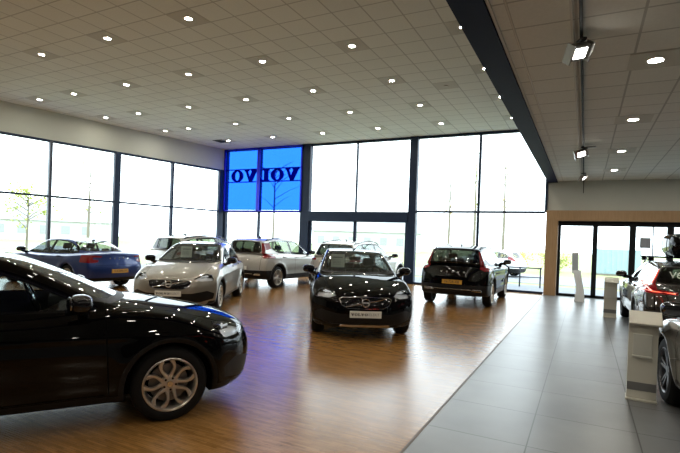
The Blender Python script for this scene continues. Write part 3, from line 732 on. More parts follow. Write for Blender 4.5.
# ------------------------------------------------------------------ the place
XB, YB, HC, HL = -1.237, 18.28, 5.90, 3.99           # edge of the timber floor, back wall, high and low ceiling
XR, YR = 6.0, -6.0                                   # right and rear wall (behind the camera)
lx = lambda y: -15.9056 + .1677*(y-18.2808)          # left wall line
DL = Vector((-.1677, -1, 0)).normalized()            # along the left wall, towards the camera
ANG = math.atan2(DL.y, DL.x)

def brick_mat(name, c1, c2, mortar, bw, rh, ms, rough, off=(0, 0), offset=.5, rvar=0., nscale=3., nvar=.12, stretch=None, swap=False, spec=.5, bias=0., bump=0.):
    m, t, b = nt(name)
    tc = t.nodes.new('ShaderNodeTexCoord'); mp = t.nodes.new('ShaderNodeMapping')
    mp.inputs['Location'].default_value = (off[0], off[1], 0)
    br = t.nodes.new('ShaderNodeTexBrick')
    br.offset = offset; br.squash = 1.0
    br.inputs['Color1'].default_value = (*c1, 1); br.inputs['Color2'].default_value = (*c2, 1); br.inputs['Mortar'].default_value = (*mortar, 1)
    br.inputs['Scale'].default_value = 1; br.inputs['Brick Width'].default_value = bw; br.inputs['Row Height'].default_value = rh
    br.inputs['Mortar Size'].default_value = ms; br.inputs['Mortar Smooth'].default_value = .1; br.inputs['Bias'].default_value = bias
    t.links.new(tc.outputs['Object'], mp.inputs[0]); t.links.new(mp.outputs[0], br.inputs['Vector'])
    n = t.nodes.new('ShaderNodeTexNoise'); n.inputs['Scale'].default_value = nscale; n.inputs['Detail'].default_value = 6
    if stretch:
        m2 = t.nodes.new('ShaderNodeMapping'); m2.inputs['Scale'].default_value = (*stretch, 1)
        t.links.new(tc.outputs['Object'], m2.inputs[0]); t.links.new(m2.outputs[0], n.inputs['Vector'])
    else: t.links.new(tc.outputs['Object'], n.inputs['Vector'])
    mr = t.nodes.new('ShaderNodeMapRange'); mr.inputs[1].default_value = .3; mr.inputs[2].default_value = .7; mr.inputs[3].default_value = 1-nvar; mr.inputs[4].default_value = 1+nvar
    t.links.new(n.outputs['Fac'], mr.inputs[0])
    mx = t.nodes.new('ShaderNodeMix'); mx.data_type = 'RGBA'; mx.blend_type = 'MULTIPLY'; mx.inputs[0].default_value = 1
    t.links.new(br.outputs['Color'], mx.inputs[6]); t.links.new(mr.outputs[0], mx.inputs[7]); t.links.new(mx.outputs[2], b.inputs['Base Color'])
    b.inputs['Roughness'].default_value = rough; b.inputs['Specular IOR Level'].default_value = spec
    if rvar:
        m3 = t.nodes.new('ShaderNodeMapRange'); m3.inputs[1].default_value = .3; m3.inputs[2].default_value = .7; m3.inputs[3].default_value = rough-rvar; m3.inputs[4].default_value = rough+rvar
        t.links.new(n.outputs['Fac'], m3.inputs[0]); t.links.new(m3.outputs[0], b.inputs['Roughness'])
    if bump:
        bp = t.nodes.new('ShaderNodeBump'); bp.inputs['Strength'].default_value = bump; bp.inputs['Distance'].default_value = .004; bp.invert = True
        t.links.new(br.outputs['Fac'], bp.inputs['Height']); t.links.new(bp.outputs['Normal'], b.inputs['Normal'])
    return m

wood = brick_mat('mosaic_parquet', (.35, .175, .050), (.245, .118, .032), (.13, .06, .018), .24, .024, .0010, .235, nvar=.13, nscale=1.0, stretch=(5, 30), rvar=.03, spec=.85)
tile = brick_mat('grey_floor_tile', (.15, .153, .153), (.168, .171, .17), (.03, .03, .03), .86, .86, .006, .34, off=(1.237, .04), offset=0, nvar=.14, nscale=1.6, bump=.2)
ceil_hi = brick_mat('ceiling_tile_high', (.77, .78, .70), (.74, .75, .67), (.50, .50, .44), .6, .6, .014, .9, off=(2.263+.3, -6.872+.3), offset=0, nvar=.03, nscale=30, spec=.15)
ceil_lo = brick_mat('ceiling_tile_low', (.74, .74, .67), (.71, .71, .64), (.46, .46, .41), .6, .6, .014, .9, off=(.16, -6.85+.3), offset=0, nvar=.03, nscale=30, spec=.15)
beige = P('beige_wall_paint', (.55, .56, .48), .8, noise=.03, nscale=4)
beige2 = P('beige_grey_panel', (.54, .54, .48), .6, noise=.03, nscale=4)
rearw = P('grey_rear_wall', (.06, .06, .06), .8, noise=.1, nscale=2)
navy = P('navy_bulkhead', (.004, .006, .034), .6, spec=.1, noise=.1, nscale=3)
frame_m = P('dark_blue_grey_frame', (.010, .022, .055), .45, 0, spec=.3, noise=.1, nscale=6)
frame_lt = P('grey_aluminium_frame', (.07, .085, .11), .4, .3, noise=.1, nscale=6)
frame_k = P('black_door_frame', (.004, .0045, .006), .5, spec=.25, noise=.1, nscale=6)
pane_m = glass('clear_pane', (.90, .94, .93), .04)
m_, t_, b_ = nt('oak_veneer')
tc_ = t_.nodes.new('ShaderNodeTexCoord'); mp_ = t_.nodes.new('ShaderNodeMapping'); mp_.inputs['Scale'].default_value = (14, 14, 1.2)
n_ = t_.nodes.new('ShaderNodeTexNoise'); n_.inputs['Scale'].default_value = 3; n_.inputs['Detail'].default_value = 6
r_ = t_.nodes.new('ShaderNodeValToRGB'); r_.color_ramp.elements[0].color = (.30, .17, .075, 1); r_.color_ramp.elements[1].color = (.46, .29, .15, 1)
t_.links.new(tc_.outputs['Object'], mp_.inputs[0]); t_.links.new(mp_.outputs[0], n_.inputs['Vector']); t_.links.new(n_.outputs['Fac'], r_.inputs[0]); t_.links.new(r_.outputs[0], b_.inputs['Base Color']); b_.inputs['Roughness'].default_value = .5
oak = m_

def st(o): o['kind'] = 'structure'; return o
# floor and ceilings
mb = MB(); mb.prism([(lx(YR)-.05, YR), (XB, YR), (XB, YB+.05), (lx(YB)-.05, YB+.05)], 2, -.04, 0); st(mb.build('floor', wood))
mb = MB(); mb.box(XB, XR, YR, YB+.05, -.04, 0); st(mb.build('floor', tile))
mb = MB(); mb.box(XB-.012, XB+.012, YR, YB-.03, -.01, .003, .002); st(mb.build('trim_1', P('brass_strip', (.10, .065, .035), .5, .2)))
mb = MB(); mb.prism([(lx(YR)-.1, YR), (XB+.02, YR), (XB+.02, YB+.1), (lx(YB)-.1, YB+.1)], 2, HC, HC+.1); st(mb.build('ceiling', ceil_hi))
mb = MB(); mb.box(XB+.3, XR, YR, YB+.1, HL, HL+.1); st(mb.build('ceiling', ceil_lo))
mb = MB(); mb.box(XB, XB+.31, YR, YB-.001, HL-.05, HC); st(mb.build('ceiling_beam', navy))
mb = MB(); mb.box(XB+.315, XB+.345, YR, YB-.02, HL-.02, HL+.01); mb.box(XB+.47, XB+.485, YR, YB-.02, HL-.006, HL+.01); st(mb.build('trim_2', P('pale_ceiling_trim', (.62, .6, .52), .6)))
dist = lambda y: (YB-y)*math.hypot(.1677, 1); LG = (YB-7.83)*math.hypot(.1677, 1)
# solid walls
mb = MB(); mb.box(0, 25, -.12, 0, 4.87, HC); mb.box(dist(7.83), 25, -.12, 0, 0, 4.87); o = st(mb.build('wall_left', beige)); o.location = (lx(YB), YB, 0); o.rotation_euler = (0, 0, ANG)
mb = MB(); mb.box(XB, XR, YB, YB+.12, 2.95, HC); st(mb.build('wall_back', beige2))
mb = MB(); mb.box(XR, XR+.1, YR, YB+.1, 0, HC); st(mb.build('wall_right', rearw))
mb = MB(); mb.box(lx(YR)-.1, XR, YR-.1, YR, 0, HC); st(mb.build('wall_rear', rearw))

def bars(root, lst, name, mat):
    for (x0, x1, y0, y1, z0, z1) in lst:
        mb = MB(); mb.box(x0, x1, y0, y1, z0, z1, .006, seg=1); mb.build(name, mat, root)
# left glazing: local x runs along the wall towards the camera, local y outwards negative
w1 = struct_root('window_1', (lx(YB), YB, 0), ANG)
dist = lambda y: (YB-y)*math.hypot(.1677, 1); LG = (YB-7.83)*math.hypot(.1677, 1)
ms = [(dist(18.0), .28, frame_m), (dist(15.33), .10, frame_m), (dist(12.85), .24, frame_m), (dist(10.41), .10, frame_lt), (dist(7.95), .24, frame_m)]
for x, w, mm in ms: bars(w1, [(x-w/2, x+w/2, -.10, .06, 0, 4.87)], 'mullion', mm)
bars(w1, [(0, LG, -.10, .04, 4.80, 4.88), (0, LG, -.08, .03, 0, .10)], 'frame_rail', frame_m); bars(w1, [(0, LG, -.07, .03, 2.82, 2.89)], 'transom', frame_m)
xs_ = [0]+[m[0] for m in ms]+[LG]
for a, b in zip(xs_, xs_[1:]):
    for z0, z1 in ((.10, 2.82), (2.89, 4.80)):
        mb = MB(); mb.bm.faces.new([mb.bm.verts.new(p) for p in ((a, -.02, z0), (b, -.02, z0), (b, -.02, z1), (a, -.02, z1))]); mb.build('pane', pane_m, w1)
# back glazing
w2 = struct_root('window_2', (0, YB, 0))
xl0 = lx(YB)
bars(w2, [(xl0-.1, xl0+.12, -.08, .1, 0, HC), (-13.87, -13.77, -.06, .08, 0, 2.82), (-13.90, -13.74, -.06, .08, 2.89, HC), (-11.46, -11.0, -.12, .12, 0, HC), (-8.76, -8.69, -.05, .06, 2.86, HC), (-6.36, -6.04, -.12, .12, 0, HC), (-3.66, -3.57, -.06, .08, 0, HC), (XB-.08, XB+.01, -.05, .10, 2.90, HC-.01)], 'mullion', frame_m)
bars(w2, [(xl0, -11.4, -.05, .06, 2.82, 2.89), (-6.1, XB-.06, -.05, .06, 2.86, 2.94)], 'transom', frame_m)
bars(w2, [(xl0, XB-.01, -.07, .08, HC-.10, HC-.005), (xl0, -11.4, -.06, .08, 0, .08), (-6.1, XB-.04, -.06, .08, 0, .08)], 'frame_rail', frame_m)
def pane(root, x0, x1, z0, z1, y=0.02, mat=pane_m, name='pane'):
    mb = MB(); mb.bm.faces.new([mb.bm.verts.new(p) for p in ((x0, y, z0), (x1, y, z0), (x1, y, z1), (x0, y, z1))]); return mb.build(name, mat, root)
for a, b in ((xl0+.1, -13.82), (-13.82, -11.4), (-6.1, -3.61), (-3.61, XB-.05)): pane(w2, a, b, .08, 2.86)
for a, b in ((xl0+.1, -13.82), (-13.82, -11.4), (-11.1, -8.72), (-8.72, -6.3), (-6.1, -3.61), (-3.61, XB-.05)): pane(w2, a, b, 2.90, HC-.1)
d1 = struct_root('door_1', (0, YB, 0))
bars(d1, [(-11.0, -6.36, -.16, .12, 2.45, 2.88)], 'door_header', frame_m)
bars(d1, [(-10.99, -10.88, -.04, .05, 0, 2.45), (-8.80, -8.67, -.04, .05, 0, 2.45), (-6.48, -6.37, -.04, .05, 0, 2.45), (-10.9, -6.4, -.04, .05, 0, .07)], 'door_frame', frame_m)
for a, b in ((-10.9, -8.76), (-8.72, -6.44)): pane(d1, a, b, .07, 2.45)
# timber portal and sliding doors on the right
mb = MB(); mb.box(XB-.0, XB+.38, -.30, .16, 0, 2.62, .004); mb.box(XB, XR, -.30, .16, 2.60, 2.95, .004)
o = st(mb.build('trim_3', oak)); o.location = (0, YB, 0)
d2 = struct_root('door_2', (0, YB, 0))
bars(d2, [(XB+.38, XR, -.05, .10, 2.44, 2.60)], 'door_header', frame_k)
bars(d2, [(-.85, -.76, -.05, .08, 0, 2.44), (.22, .37, -.05, .08, 0, 2.44), (1.29, 1.47, -.05, .08, 0, 2.44), (1.93, 1.96, -.03, .05, 0, 2.44), (2.32, 2.5, -.05, .08, 0, 2.44), (4.3, 4.45, -.05, .08, 0, 2.44), (-.8, XR, -.05, .08, 0, .09)], 'door_frame', frame_k)
for a, b in ((-.8, .2), (.2, 1.44), (1.44, 2.4), (2.4, 4.4), (4.4, XR)): pane(d2, a, b, .09, 2.44)

# blue translucent sign panel outside the upper left bay, seen from its back
film = bpy.data.materials.new('blue_translucent_film'); film.use_nodes = True; t = film.node_tree; t.nodes.clear()
out = t.nodes.new('ShaderNodeOutputMaterial'); tr = t.nodes.new('ShaderNodeBsdfTransparent'); tl = t.nodes.new('ShaderNodeBsdfTranslucent'); mx = t.nodes.new('ShaderNodeMixShader')
tr.inputs[0].default_value = (.11, .31, .80, 1); tl.inputs[0].default_value = (.01, .04, .45, 1); mx.inputs[0].default_value = .08
t.links.new(tr.outputs[0], mx.inputs[1]); t.links.new(tl.outputs[0], mx.inputs[2]); t.links.new(mx.outputs[0], out.inputs[0])
deep = P('film_blue_tint', (.003, .006, .75), .5, noise=.1, nscale=5)  # blue of light through the film, put into the frame and letter colour
sg = thing('sign_panel', 'large translucent blue sign panel with wide lettering in the upper corner window bays', 'sign', (-13.65, YB+.22, 0))
mb = MB(); mb.box(-2.20, -.13, -.385, -.37, 2.92, 5.83); mb.build('panel_sheet', film, sg)
mb = MB(); mb.box(-.17, 2.20, -.385, -.37, 2.92, 5.83); mb.build('panel_sheet', film, sg)
mb = MB(); mb.box(-2.22, 2.26, -.40, -.36, 5.80, 5.87); mb.box(-2.22, 2.26, -.40, -.36, 2.86, 2.91); mb.box(-2.26, -2.14, -.40, -.36, 2.86, 5.87); mb.box(2.19, 2.26, -.40, -.36, 2.86, 5.87); mb.box(-.24, -.06, -.40, -.36, 2.88, 5.85)
fr_ = mb.build('film_bleed_frame', deep, sg)  # added bars, painting the film's blue bleed over the window frame
mb = MB(); mb.box(-2.2, 2.2, -.38, -.34, 4.24, 4.29); mb.box(-2.2, 2.2, -.38, -.34, 4.84, 4.89); mb.build('letter_rail', deep, sg)
mb = MB(); word_mb(mb, 'VOLVO', .56, .08, Matrix.Translation((.15, -.37, 4.565)) @ Matrix.Rotation(PI, 4, 'Z') @ Matrix.Rotation(PI/2, 4, 'X'), .05, 1.08); mb.build('lettering', deep, sg)

# downlights, each its own fixture
lamp_m = emit('downlight_glow', LCOL, LAMP)
ring_m = P('white_lamp_ring', (.6, .58, .52), .5)
dark_tile = P('downlight_metal_tile', (.58, .57, .49), .8, noise=.02, nscale=20)
def downlight(x, y, z, label, group, r=.07):
    t = thing('downlight', label, 'ceiling light', (x, y, z), 0, group)
    mb = MB(); mb.box(-.285, .285, -.285, .285, -.006, .0); mb.build('ceiling_plate', dark_tile, t)
    mb = MB(); mb.lathe([(r+.012, -.006), (r+.016, -.012), (r-.004, -.014), (r-.006, -.007)], 24, 'z'); mb.build('lamp_ring', ring_m, t, True)
    mb = MB(); mb.lathe([(0, -.010), (r-.005, -.010)], 24, 'z'); o = mb.build('lamp_disc', lamp_m, t)
    return t
ordn = ['first', 'second', 'third', 'fourth', 'fifth', 'sixth', 'seventh']
rowname = ['nearest row of three', 'second row from the viewer', 'third row from the viewer', 'fourth row from the viewer', 'far row by the back windows']
for j in range(5):
    cols = {0: [4, 3, 2], 1: [6, 5, 4, 3, 2, 1, 0], 2: [6, 5, 4, 3, 2, 1, 0], 3: [6, 5, 4, 3, 2, 1, 0], 4: [5, 4, 3, 2, 1, 0]}[j]
    for i, k in enumerate(cols):
        x = -2.263-2.4*k if k < 6 else (-16.03, -16.0, -15.55)[j-1]
        downlight(x, 6.872+2.4*j, HC, 'round high-ceiling downlight, %s from left in the %s' % (ordn[i], rowname[j]), 'downlights in the high ceiling')
for i, y in enumerate((6.85, 9.83, 12.9, 15.93)):
    downlight(.68, y, HL, 'round downlight in the low ceiling beside the track, %s from the viewer' % ordn[i], 'downlights in the low ceiling', .085)
t = thing('ceiling_sensor', 'small dim ceiling fitting on a darker tile, between the downlights at right', 'sensor', (-3.46, 12.57, HC))
mb = MB(); mb.box(-.285, .285, -.285, .285, -.006, 0); mb.build('ceiling_plate', dark_tile, t); mb = MB(); mb.lathe([(0, -.03), (.05, -.028), (.07, -.006)], 20, 'z'); mb.build('sensor_dome', ring_m, t, True)
t = thing('ceiling_vent', 'dark square air vent grille in the ceiling above the blue sign panel', 'vent', (-14.66, 16.47, HC))
mb = MB(); mb.box(-.29, .29, -.29, -.25, -.012, 0); mb.box(-.29, .29, .25, .29, -.012, 0); mb.box(-.29, -.25, -.25, .25, -.012, 0); mb.box(.25, .29, -.25, .25, -.012, 0); mb.build('vent_frame', P('vent_grey', (.10, .10, .09), .6), t)
mb = MB()
for q in np.arange(-.22, .23, .055): mb.box(-.25, .25, q-.012, q+.012, -.010, -.002)
mb.build('vent_slats', P('vent_dark', (.04, .04, .04), .6), t)

# track and its three floodlights
t = thing('lighting_track', 'long dark lighting track running along the low ceiling above the aisle', 'light track', (-.115, 0, HL))
mb = MB(); mb.box(-.016, .016, 1.5, YB-.15, -.055, -.02, .004); mb.build('rail', P('track_black', (.008, .008, .008), .6, spec=.2), t)
mb = MB(); mb.box(-.10, -.075, 1.5, YB-.15, -.02, 0); mb.build('side_strip', P('pale_strip', (.55, .53, .47), .6), t)
o = MB().tube([(0, 0, 0), (0, 0, -.42)], .012, 8).build('cable', P('cable_black', (.02, .02, .02), .5)); o.location = (-.115, YB-.04, HL-.01); tag(o, 'short dark cable hanging from the far end of the low ceiling track', 'cable')
flood = emit('floodlight_face', (1, .97, .90), 14.0)
houses = P('silver_floodlight_body', (.35, .34, .32), .3, .8)
for i, (y, lab, rz, sc) in enumerate(((5.75, 'nearest silver floodlight on the ceiling track, its face glowing toward the right', 25, 1.0), (11.9, 'middle floodlight on the ceiling track, square white glowing face', -12, 1.0), (16.0, 'farthest small floodlight on the ceiling track, near the back wall', 40, .8))):
    t = thing('track_floodlight', lab, 'spotlight', (-.115, y, HL-.055), math.radians(rz), 'track floodlights')
    mb = MB(); mb.box(-.03, .03, -.07, .07, -.03, .0, .005); mb.tube([(0, 0, -.02), (0, 0, -.10)], .012, 8); mb.build('bracket', P('bracket_black', (.03, .03, .03), .5), t)
    Mx = Matrix.Translation((-.03, -.02, -.155)) @ Matrix.Rotation(math.radians(-48), 4, 'X') @ Matrix.Rotation(math.radians(-26), 4, 'Y')
    w, h = .130*sc, .085*sc
    mb = MB(); mb.box(-w, w, -h, h, -.02, .07, .012, Mx); mb.box(-w-.012, -w, -h-.02, h+.02, -.05, .06, .004, Mx); mb.box(w, w+.012, -h-.02, h+.02, -.05, .06, .004, Mx); mb.build('housing', houses, t)
    mb = MB(); mb.box(-w*.62, w*.62, -h*.66, h*.66, -.024, -.018, .0, Mx); mb.build('lamp_face', flood, t)
    if i == 1: mb = MB(); mb.box(.03, .26, -.03, .03, -.032, -.003, .004); mb.build('driver_box', houses, t)

# information pedestals and the kiosk
ped_m = P('beige_pedestal_lacquer', (.56, .54, .46), .45, noise=.03, nscale=6)
band_m = P('grey_plinth_band', (.16, .16, .155), .5, noise=.05, nscale=6)
def pedestal(x, y, label):
    t = thing('info_pedestal', label, 'pedestal', (x, y, 0), math.radians(-3), 'information pedestals beside the aisle cars')
    mb = MB(); mb.prism([(-.05, .02), (.06, .02), (.06, .91), (-.05, .86), (-.05, .4)], 0, -.14, .14); mb.build('column', ped_m, t)
    mb = MB(); mb.prism([(-.055, .11), (.065, .11), (.065, .20), (-.055, .20)], 0, -.138, .138); mb.build('plinth', band_m, t)
    mb = MB(); mb.box(-.15, .15, -.10, .12, 0, .02, .004); mb.build('base_plate', ped_m, t)
    Mx = Matrix.Translation((.01, 0, .912)) @ Matrix.Rotation(math.radians(24), 4, 'X'); mb = MB(); mb.box(-.15, .165, -.14, .14, -.012, .012, .004, Mx); mb.build('lectern_top', ped_m, t)
    mb = MB(); mb.box(-.095, .085, -.065, -.05, .50, .74, .003); mb.box(-.10, .09, -.085, -.05, .482, .502, .003); mb.build('leaflet_holder', beige2, t)
    return t
pedestal(.615, 6.30, 'beige information pedestal in front, beside the bronze grey car wheel at right')
pedestal(.60, 13.46, 'farther beige information pedestal by the front wheel of the estate car')
t = thing('kiosk', 'slim white standing kiosk in front of the sliding glass doors', 'kiosk', (-.12, 16.75, 0), 0)
kw = P('white_kiosk_shell', (.86, .88, .88), .4, noise=.03, nscale=6)
mb = MB(); mb.prism([(-.13, 0), (.17, 0), (.14, .35), (.06, .75), (.03, .98), (-.16, .98), (-.16, .80), (-.10, .55), (-.09, .3)], 1, -.11, .11); mb.build('stand', kw, t)
mb = MB(); Mx = Matrix.Rotation(math.radians(-2), 4, 'Y'); mb.box(-.19, .0, -.07, .07, .88, 1.55, .02, Mx); mb.build('screen_housing', kw, t)
mb = MB(); mb.box(-.172, -.018, -.077, -.069, .98, 1.50, .004, Mx); mb.build('screen', P('pale_screen', (.45, .49, .52), .15), t)
t = thing('window_notice', 'small grey square notice stuck on the sliding door glass', 'notice', (1.73, YB-.062, 1.92))
mb = MB(); mb.box(-.15, .15, -.008, .004, -.17, .17, .002); mb.build('sheet', P('grey_notice', (.30, .31, .33), .6), t)

# ------------------------------------------------------------------ outside
pave = P('pale_blue_paving', (.145, .162, .19), .7, noise=.15, nscale=1.5)
lawn = P('pale_grass', (.27, .30, .13), .9, noise=.4, nscale=1.2)
road = P('asphalt', (.20, .21, .23), .8, noise=.15, nscale=2)
def slab(name, x0, x1, y0, y1, z, mat):
    mb = MB(); mb.box(x0, x1, y0, y1, z-.1, z); return st(mb.build(name, mat))
slab('ground', -140, 120, -60, 160, -.06, lawn)
mb = MB(); mb.prism([(lx(YR)-4.5, YR-2), (lx(YR)-.1, YR-2), (lx(YB)-.05, YB+.07), (XR, YB+.07), (XR+4, YB+4.2), (lx(YB)-4.5, YB+4.2)], 2, -.058, -.03); st(mb.build('pavement', pave))
slab('road', -60, 40, YB+5.6, YB+12.5, -.045, road)
bark = P('tree_bark', (.20, .18, .14), .9, noise=.3, nscale=12); 
leafs = [P('yellow_green_leaves', (.40, .45, .10), .7, noise=.3, nscale=3), P('golden_leaves', (.60, .45, .13), .7, noise=.3, nscale=3), P('dull_green_leaves', (.14, .20, .08), .7, noise=.3, nscale=3)]
def tree(x, y, h, crown, nleaf, lm, label, name='tree', bush=False, group=None, seed=1, size=.09, slim=1.0):
    r = random.Random(seed)
    t = thing(name, label, 'bush' if bush else 'tree', (x, y, -.05), 0, group)
    mb = MB(); tips = []
    if bush:
        for i in range(9):
            a = r.uniform(0, 6.28); e = Vector((math.cos(a)*crown*.7, math.sin(a)*crown*.5, h*r.uniform(.5, .9))); mb.tube([(0, 0, 0), e*.5+Vector((0, 0, .1)), e], [.03, .02, .008], 6); tips += [e*.5, e]
    else:
        mb.tube([(0, 0, 0), (.04, 0, h*.4), (0, .05, h*.75), (.03, 0, h*.97)], [.022*h**.8, .018*h**.8, .010*h**.8, .006], 8)
        for i in range(16):
            z = h*r.uniform(.42, .92); a = r.uniform(0, 6.28); l = crown*(1.05-abs(z/h-.66)*1.3)*slim
            p0 = Vector((.02, 0, z)); p1 = p0+Vector((math.cos(a)*l, math.sin(a)*l, l*.55/slim)); pm = (p0+p1)/2+Vector((0, 0, .05*l))
            mb.tube([p0, pm, p1], [.03, .018, .006], 5); tips += [pm, p1, (p1+pm)/2]
    mb.build('stems' if bush else 'trunk', bark, t, True)
    if nleaf:
        mb = MB()
        for i in range(nleaf):
            c = r.choice(tips)+Vector((r.gauss(0, 1), r.gauss(0, 1), r.gauss(0, .8)))*crown*.22
            if c.z < .05: c.z = .05
            u = Vector((r.gauss(0, 1), r.gauss(0, 1), r.gauss(0, 1))).normalized(); v = u.cross(Vector((r.gauss(0, 1), r.gauss(0, 1), r.gauss(0, 1)))).normalized(); s_ = size*r.uniform(.6, 1.3)
            mb.bm.faces.new([mb.bm.verts.new(q) for q in (c-u*s_, c+v*s_*.6, c+u*s_, c-v*s_*.6)])
        mb.build('foliage', leafs[lm], t)
    return t
tree(-26.2, 14.7, 3.9, 1.15, 420, 0, 'young tree with sparse yellow green leaves outside the leftmost window', seed=3)
tree(-31, 21.5, 6.8, 1.0, 90, 0, 'tall thin tree outside, second window bay from the left', seed=5)
tree(-9.8, 38, 8.5, 1.5, 150, 1, 'bare slender tree outside, just left of the black car tail', seed=8)
tree(-8.2, 40, 10, 1.1, 160, 0, 'tall slim tree outside, above the black car roof', seed=11, slim=.7)
tree(-5.6, 38, 9, 1.0, 70, 1, 'thin bare tree outside, right of the tall window mullion', seed=13, slim=.8)
tree(-22, 31, 7.5, 2.2, 0, 0, 'leafless spreading tree seen through the blue sign panel', seed=15)
tree(-4.3, 34.5, 1.6, 1.2, 900, 1, 'golden shrub outside beyond the railing, near the timber post', 'shrub', True, seed=21, size=.07)
tree(-2.0, 36.5, 1.5, 1.2, 800, 0, 'yellow green shrub outside, closest to the timber post', 'shrub', True, seed=22, size=.07)
tree(-6.6, 33.0, 1.0, .8, 600, 2, 'dull green low shrub outside behind the white parked car', 'shrub', True, seed=23, size=.06)
t = thing('railing', 'low dark railing outside beside the timber post', 'railing', (0, 0, -.03))
rl = P('dark_railing_steel', (.03, .035, .05), .4, .5)
mb = MB(); mb.tube([(-5.0, 21.3, .80), (-1.55, 21.3, .80)], .025, 8); mb.tube([(-5.0, 21.3, .42), (-1.55, 21.3, .42)], .018, 8); mb.build('rail', rl, t)
for xq in (-4.6, -3.5, -2.4, -1.6): mb = MB(); mb.tube([(xq, 21.3, 0), (xq, 21.3, .84)], .03, 8); mb.build('post', rl, t)
t = thing('container', 'pale blue container outside beyond the sliding doors', 'container', (1.75, 36, -.06), math.radians(4))
mb = MB(); mb.box(-1.1, 1.5, 0, 2.2, .1, 1.75, .02); 
for q in np.arange(-1.0, 1.36, .3): mb.box(q-.06, q+.06, -.04, .01, .15, 1.7, .01)
mb.build('body', P('pale_blue_steel', (.30, .42, .46), .5, noise=.1, nscale=2), t); mb = MB(); mb.box(-1.1, 1.5, .0, 2.2, 0, .1); mb.build('skid', bark, t)
def house(x, y, rz, w, d, h, label):
    t = thing('house', label, 'building', (x, y, -.06), rz)
    mb = MB(); mb.box(-w/2, w/2, 0, d, 0, h); mb.build('wall', P('pale_render', (.5, .52, .52), .8, noise=.05, nscale=1), t)
    mb = MB(); mb.prism([(-.4, h), (d+.4, h), (d/2, h+d*.32)], 0, -w/2-.3, w/2+.3); mb.build('roof', P('grey_roof', (.34, .36, .37), .8, noise=.1, nscale=3), t)
    for q in np.arange(-w/2+1.6, w/2-1, 2.8):
        mb = MB(); mb.box(q-.6, q+.6, -.05, .02, 1.0, 2.3); mb.build('window', P('dull_pane', (.30, .32, .33), .4), t)
house(-74, 42, math.radians(55), 22, 9, 3.0, 'long low pale building far outside the left windows')
house(-34, 74, math.radians(10), 18, 8, 3.2, 'low pale house far outside behind the entrance doors')

# ------------------------------------------------------------------ light
w = bpy.data.worlds.new('overcast_sky'); SC.world = w; w.use_nodes = True
bg = w.node_tree.nodes['Background']; bg.inputs[0].default_value = (.84, .93, 1.0, 1); bg.inputs[1].default_value = SKY
def portal(name, loc, rot, sx, sy):
    l = bpy.data.lights.new(name, 'AREA'); l.shape = 'RECTANGLE'; l.size = sx; l.size_y = sy; l.cycles.is_portal = True
    o = bpy.data.objects.new(name, l); link(o); o.location = loc; o.rotation_euler = rot
portal('sky_portal', ((xl0+XB)/2, YB+.3, HC/2), (-PI/2, 0, 0), abs(xl0-XB), HC)
portal('sky_portal', ((XB+XR)/2, YB+.3, 1.3), (-PI/2, 0, 0), XR-XB, 2.6)
pc = Vector((lx(YB), YB, 2.45))+DL*LG/2+Vector((-.3, .05, 0)); portal('sky_portal', pc, (PI/2, 0, ANG+PI), LG, 4.9)

# unseen lamps added to light the floors, continuing the downlight grid out of view
def lamp(x, y, z, r=.07):
    l = bpy.data.lights.new('added_ceiling_lamp', 'AREA'); l.shape = 'DISK'; l.size = 2*r; l.energy = LAMP*PI*PI*r*r; l.color = LCOL
    o = bpy.data.objects.new('added_ceiling_lamp', l); link(o); o.location = (x, y, z-.012)
for k in (1, 0): lamp(-2.263-2.4*k, 6.872, HC)
for j in (-1, -2, -3, -4):
    for k in range(7): lamp(-2.263-2.4*k, 6.872+2.4*j, HC)
for x in (.68, 3.68):
    for y in (3.87, .88, -2.1): lamp(x, y, HL, .085)
for y in (6.85, 9.83, 12.9, 15.93): lamp(3.68, y, HL, .085)

# ------------------------------------------------------------------ camera
cam = bpy.data.cameras.new('camera'); co = bpy.data.objects.new('camera', cam); link(co); SC.camera = co
a_, b2_, c_ = map(math.radians, (27.2791, -.4562, 2.0753))
fw = Vector((-math.sin(a_)*math.cos(b2_), math.cos(a_)*math.cos(b2_), math.sin(b2_))); rt = Vector((math.cos(a_), math.sin(a_), 0)); upv = rt.cross(fw)
r3 = rt*math.cos(c_)+upv*math.sin(c_); u3 = -rt*math.sin(c_)+upv*math.cos(c_)
Mc = Matrix((r3, u3, -fw)).transposed().to_4x4(); Mc.translation = (0, 0, 1.67); co.matrix_world = Mc
cam.sensor_width = 36; cam.lens = 36*474.98/680; cam.shift_y = (243.43-226.5)/680; cam.clip_end = 400; cam.clip_start = .05
vs = SC.view_settings; vs.view_transform = 'Standard'; vs.look = 'None'; vs.exposure = EXPO; vs.gamma = 1; vs.use_curve_mapping = False
SC.cycles.transparent_max_bounces = 24; SC.cycles.max_bounces = 10; SC.cycles.diffuse_bounces = 6
# ------------------------------------------------------------------ the cars
def sheet(root, s, yc, w, h, label, name='price_sheet'):
    """paper standing behind the windscreen, a thing of its own"""
    zc = s.c['zb']+.245
    p, n = s.hit((2.5, yc, zc+h/2), (-1, 0, 0)); F = root.matrix_basis @ frame_at(Vector((p.x-.08, yc, zc)), Vector((1, 0, .18)))
    t = thing(name, label, 'sign'); t.matrix_world = F
    mb = MB(); mb.box(-w/2, w/2, -h/2, h/2, -.002, .002); mb.build('paper', M['paper'], t)
    mb = MB(); mb.box(-w*.36, w*.36, h*.20, h*.30, .002, .003)
    for q in (.05, -.06, -.17, -.28): mb.box(-w*.36, w*.25, h*q-.004, h*q+.004, .002, .003)
    mb.build('printed_lines', M['grey_ink'], t)
    return t
def place(root, x, y, deg):
    root.location = (x, y, 0); root.rotation_euler = (0, 0, math.radians(deg)); root.matrix_basis = Matrix.Translation((x, y, 0)) @ Matrix.Rotation(math.radians(deg), 4, 'Z')

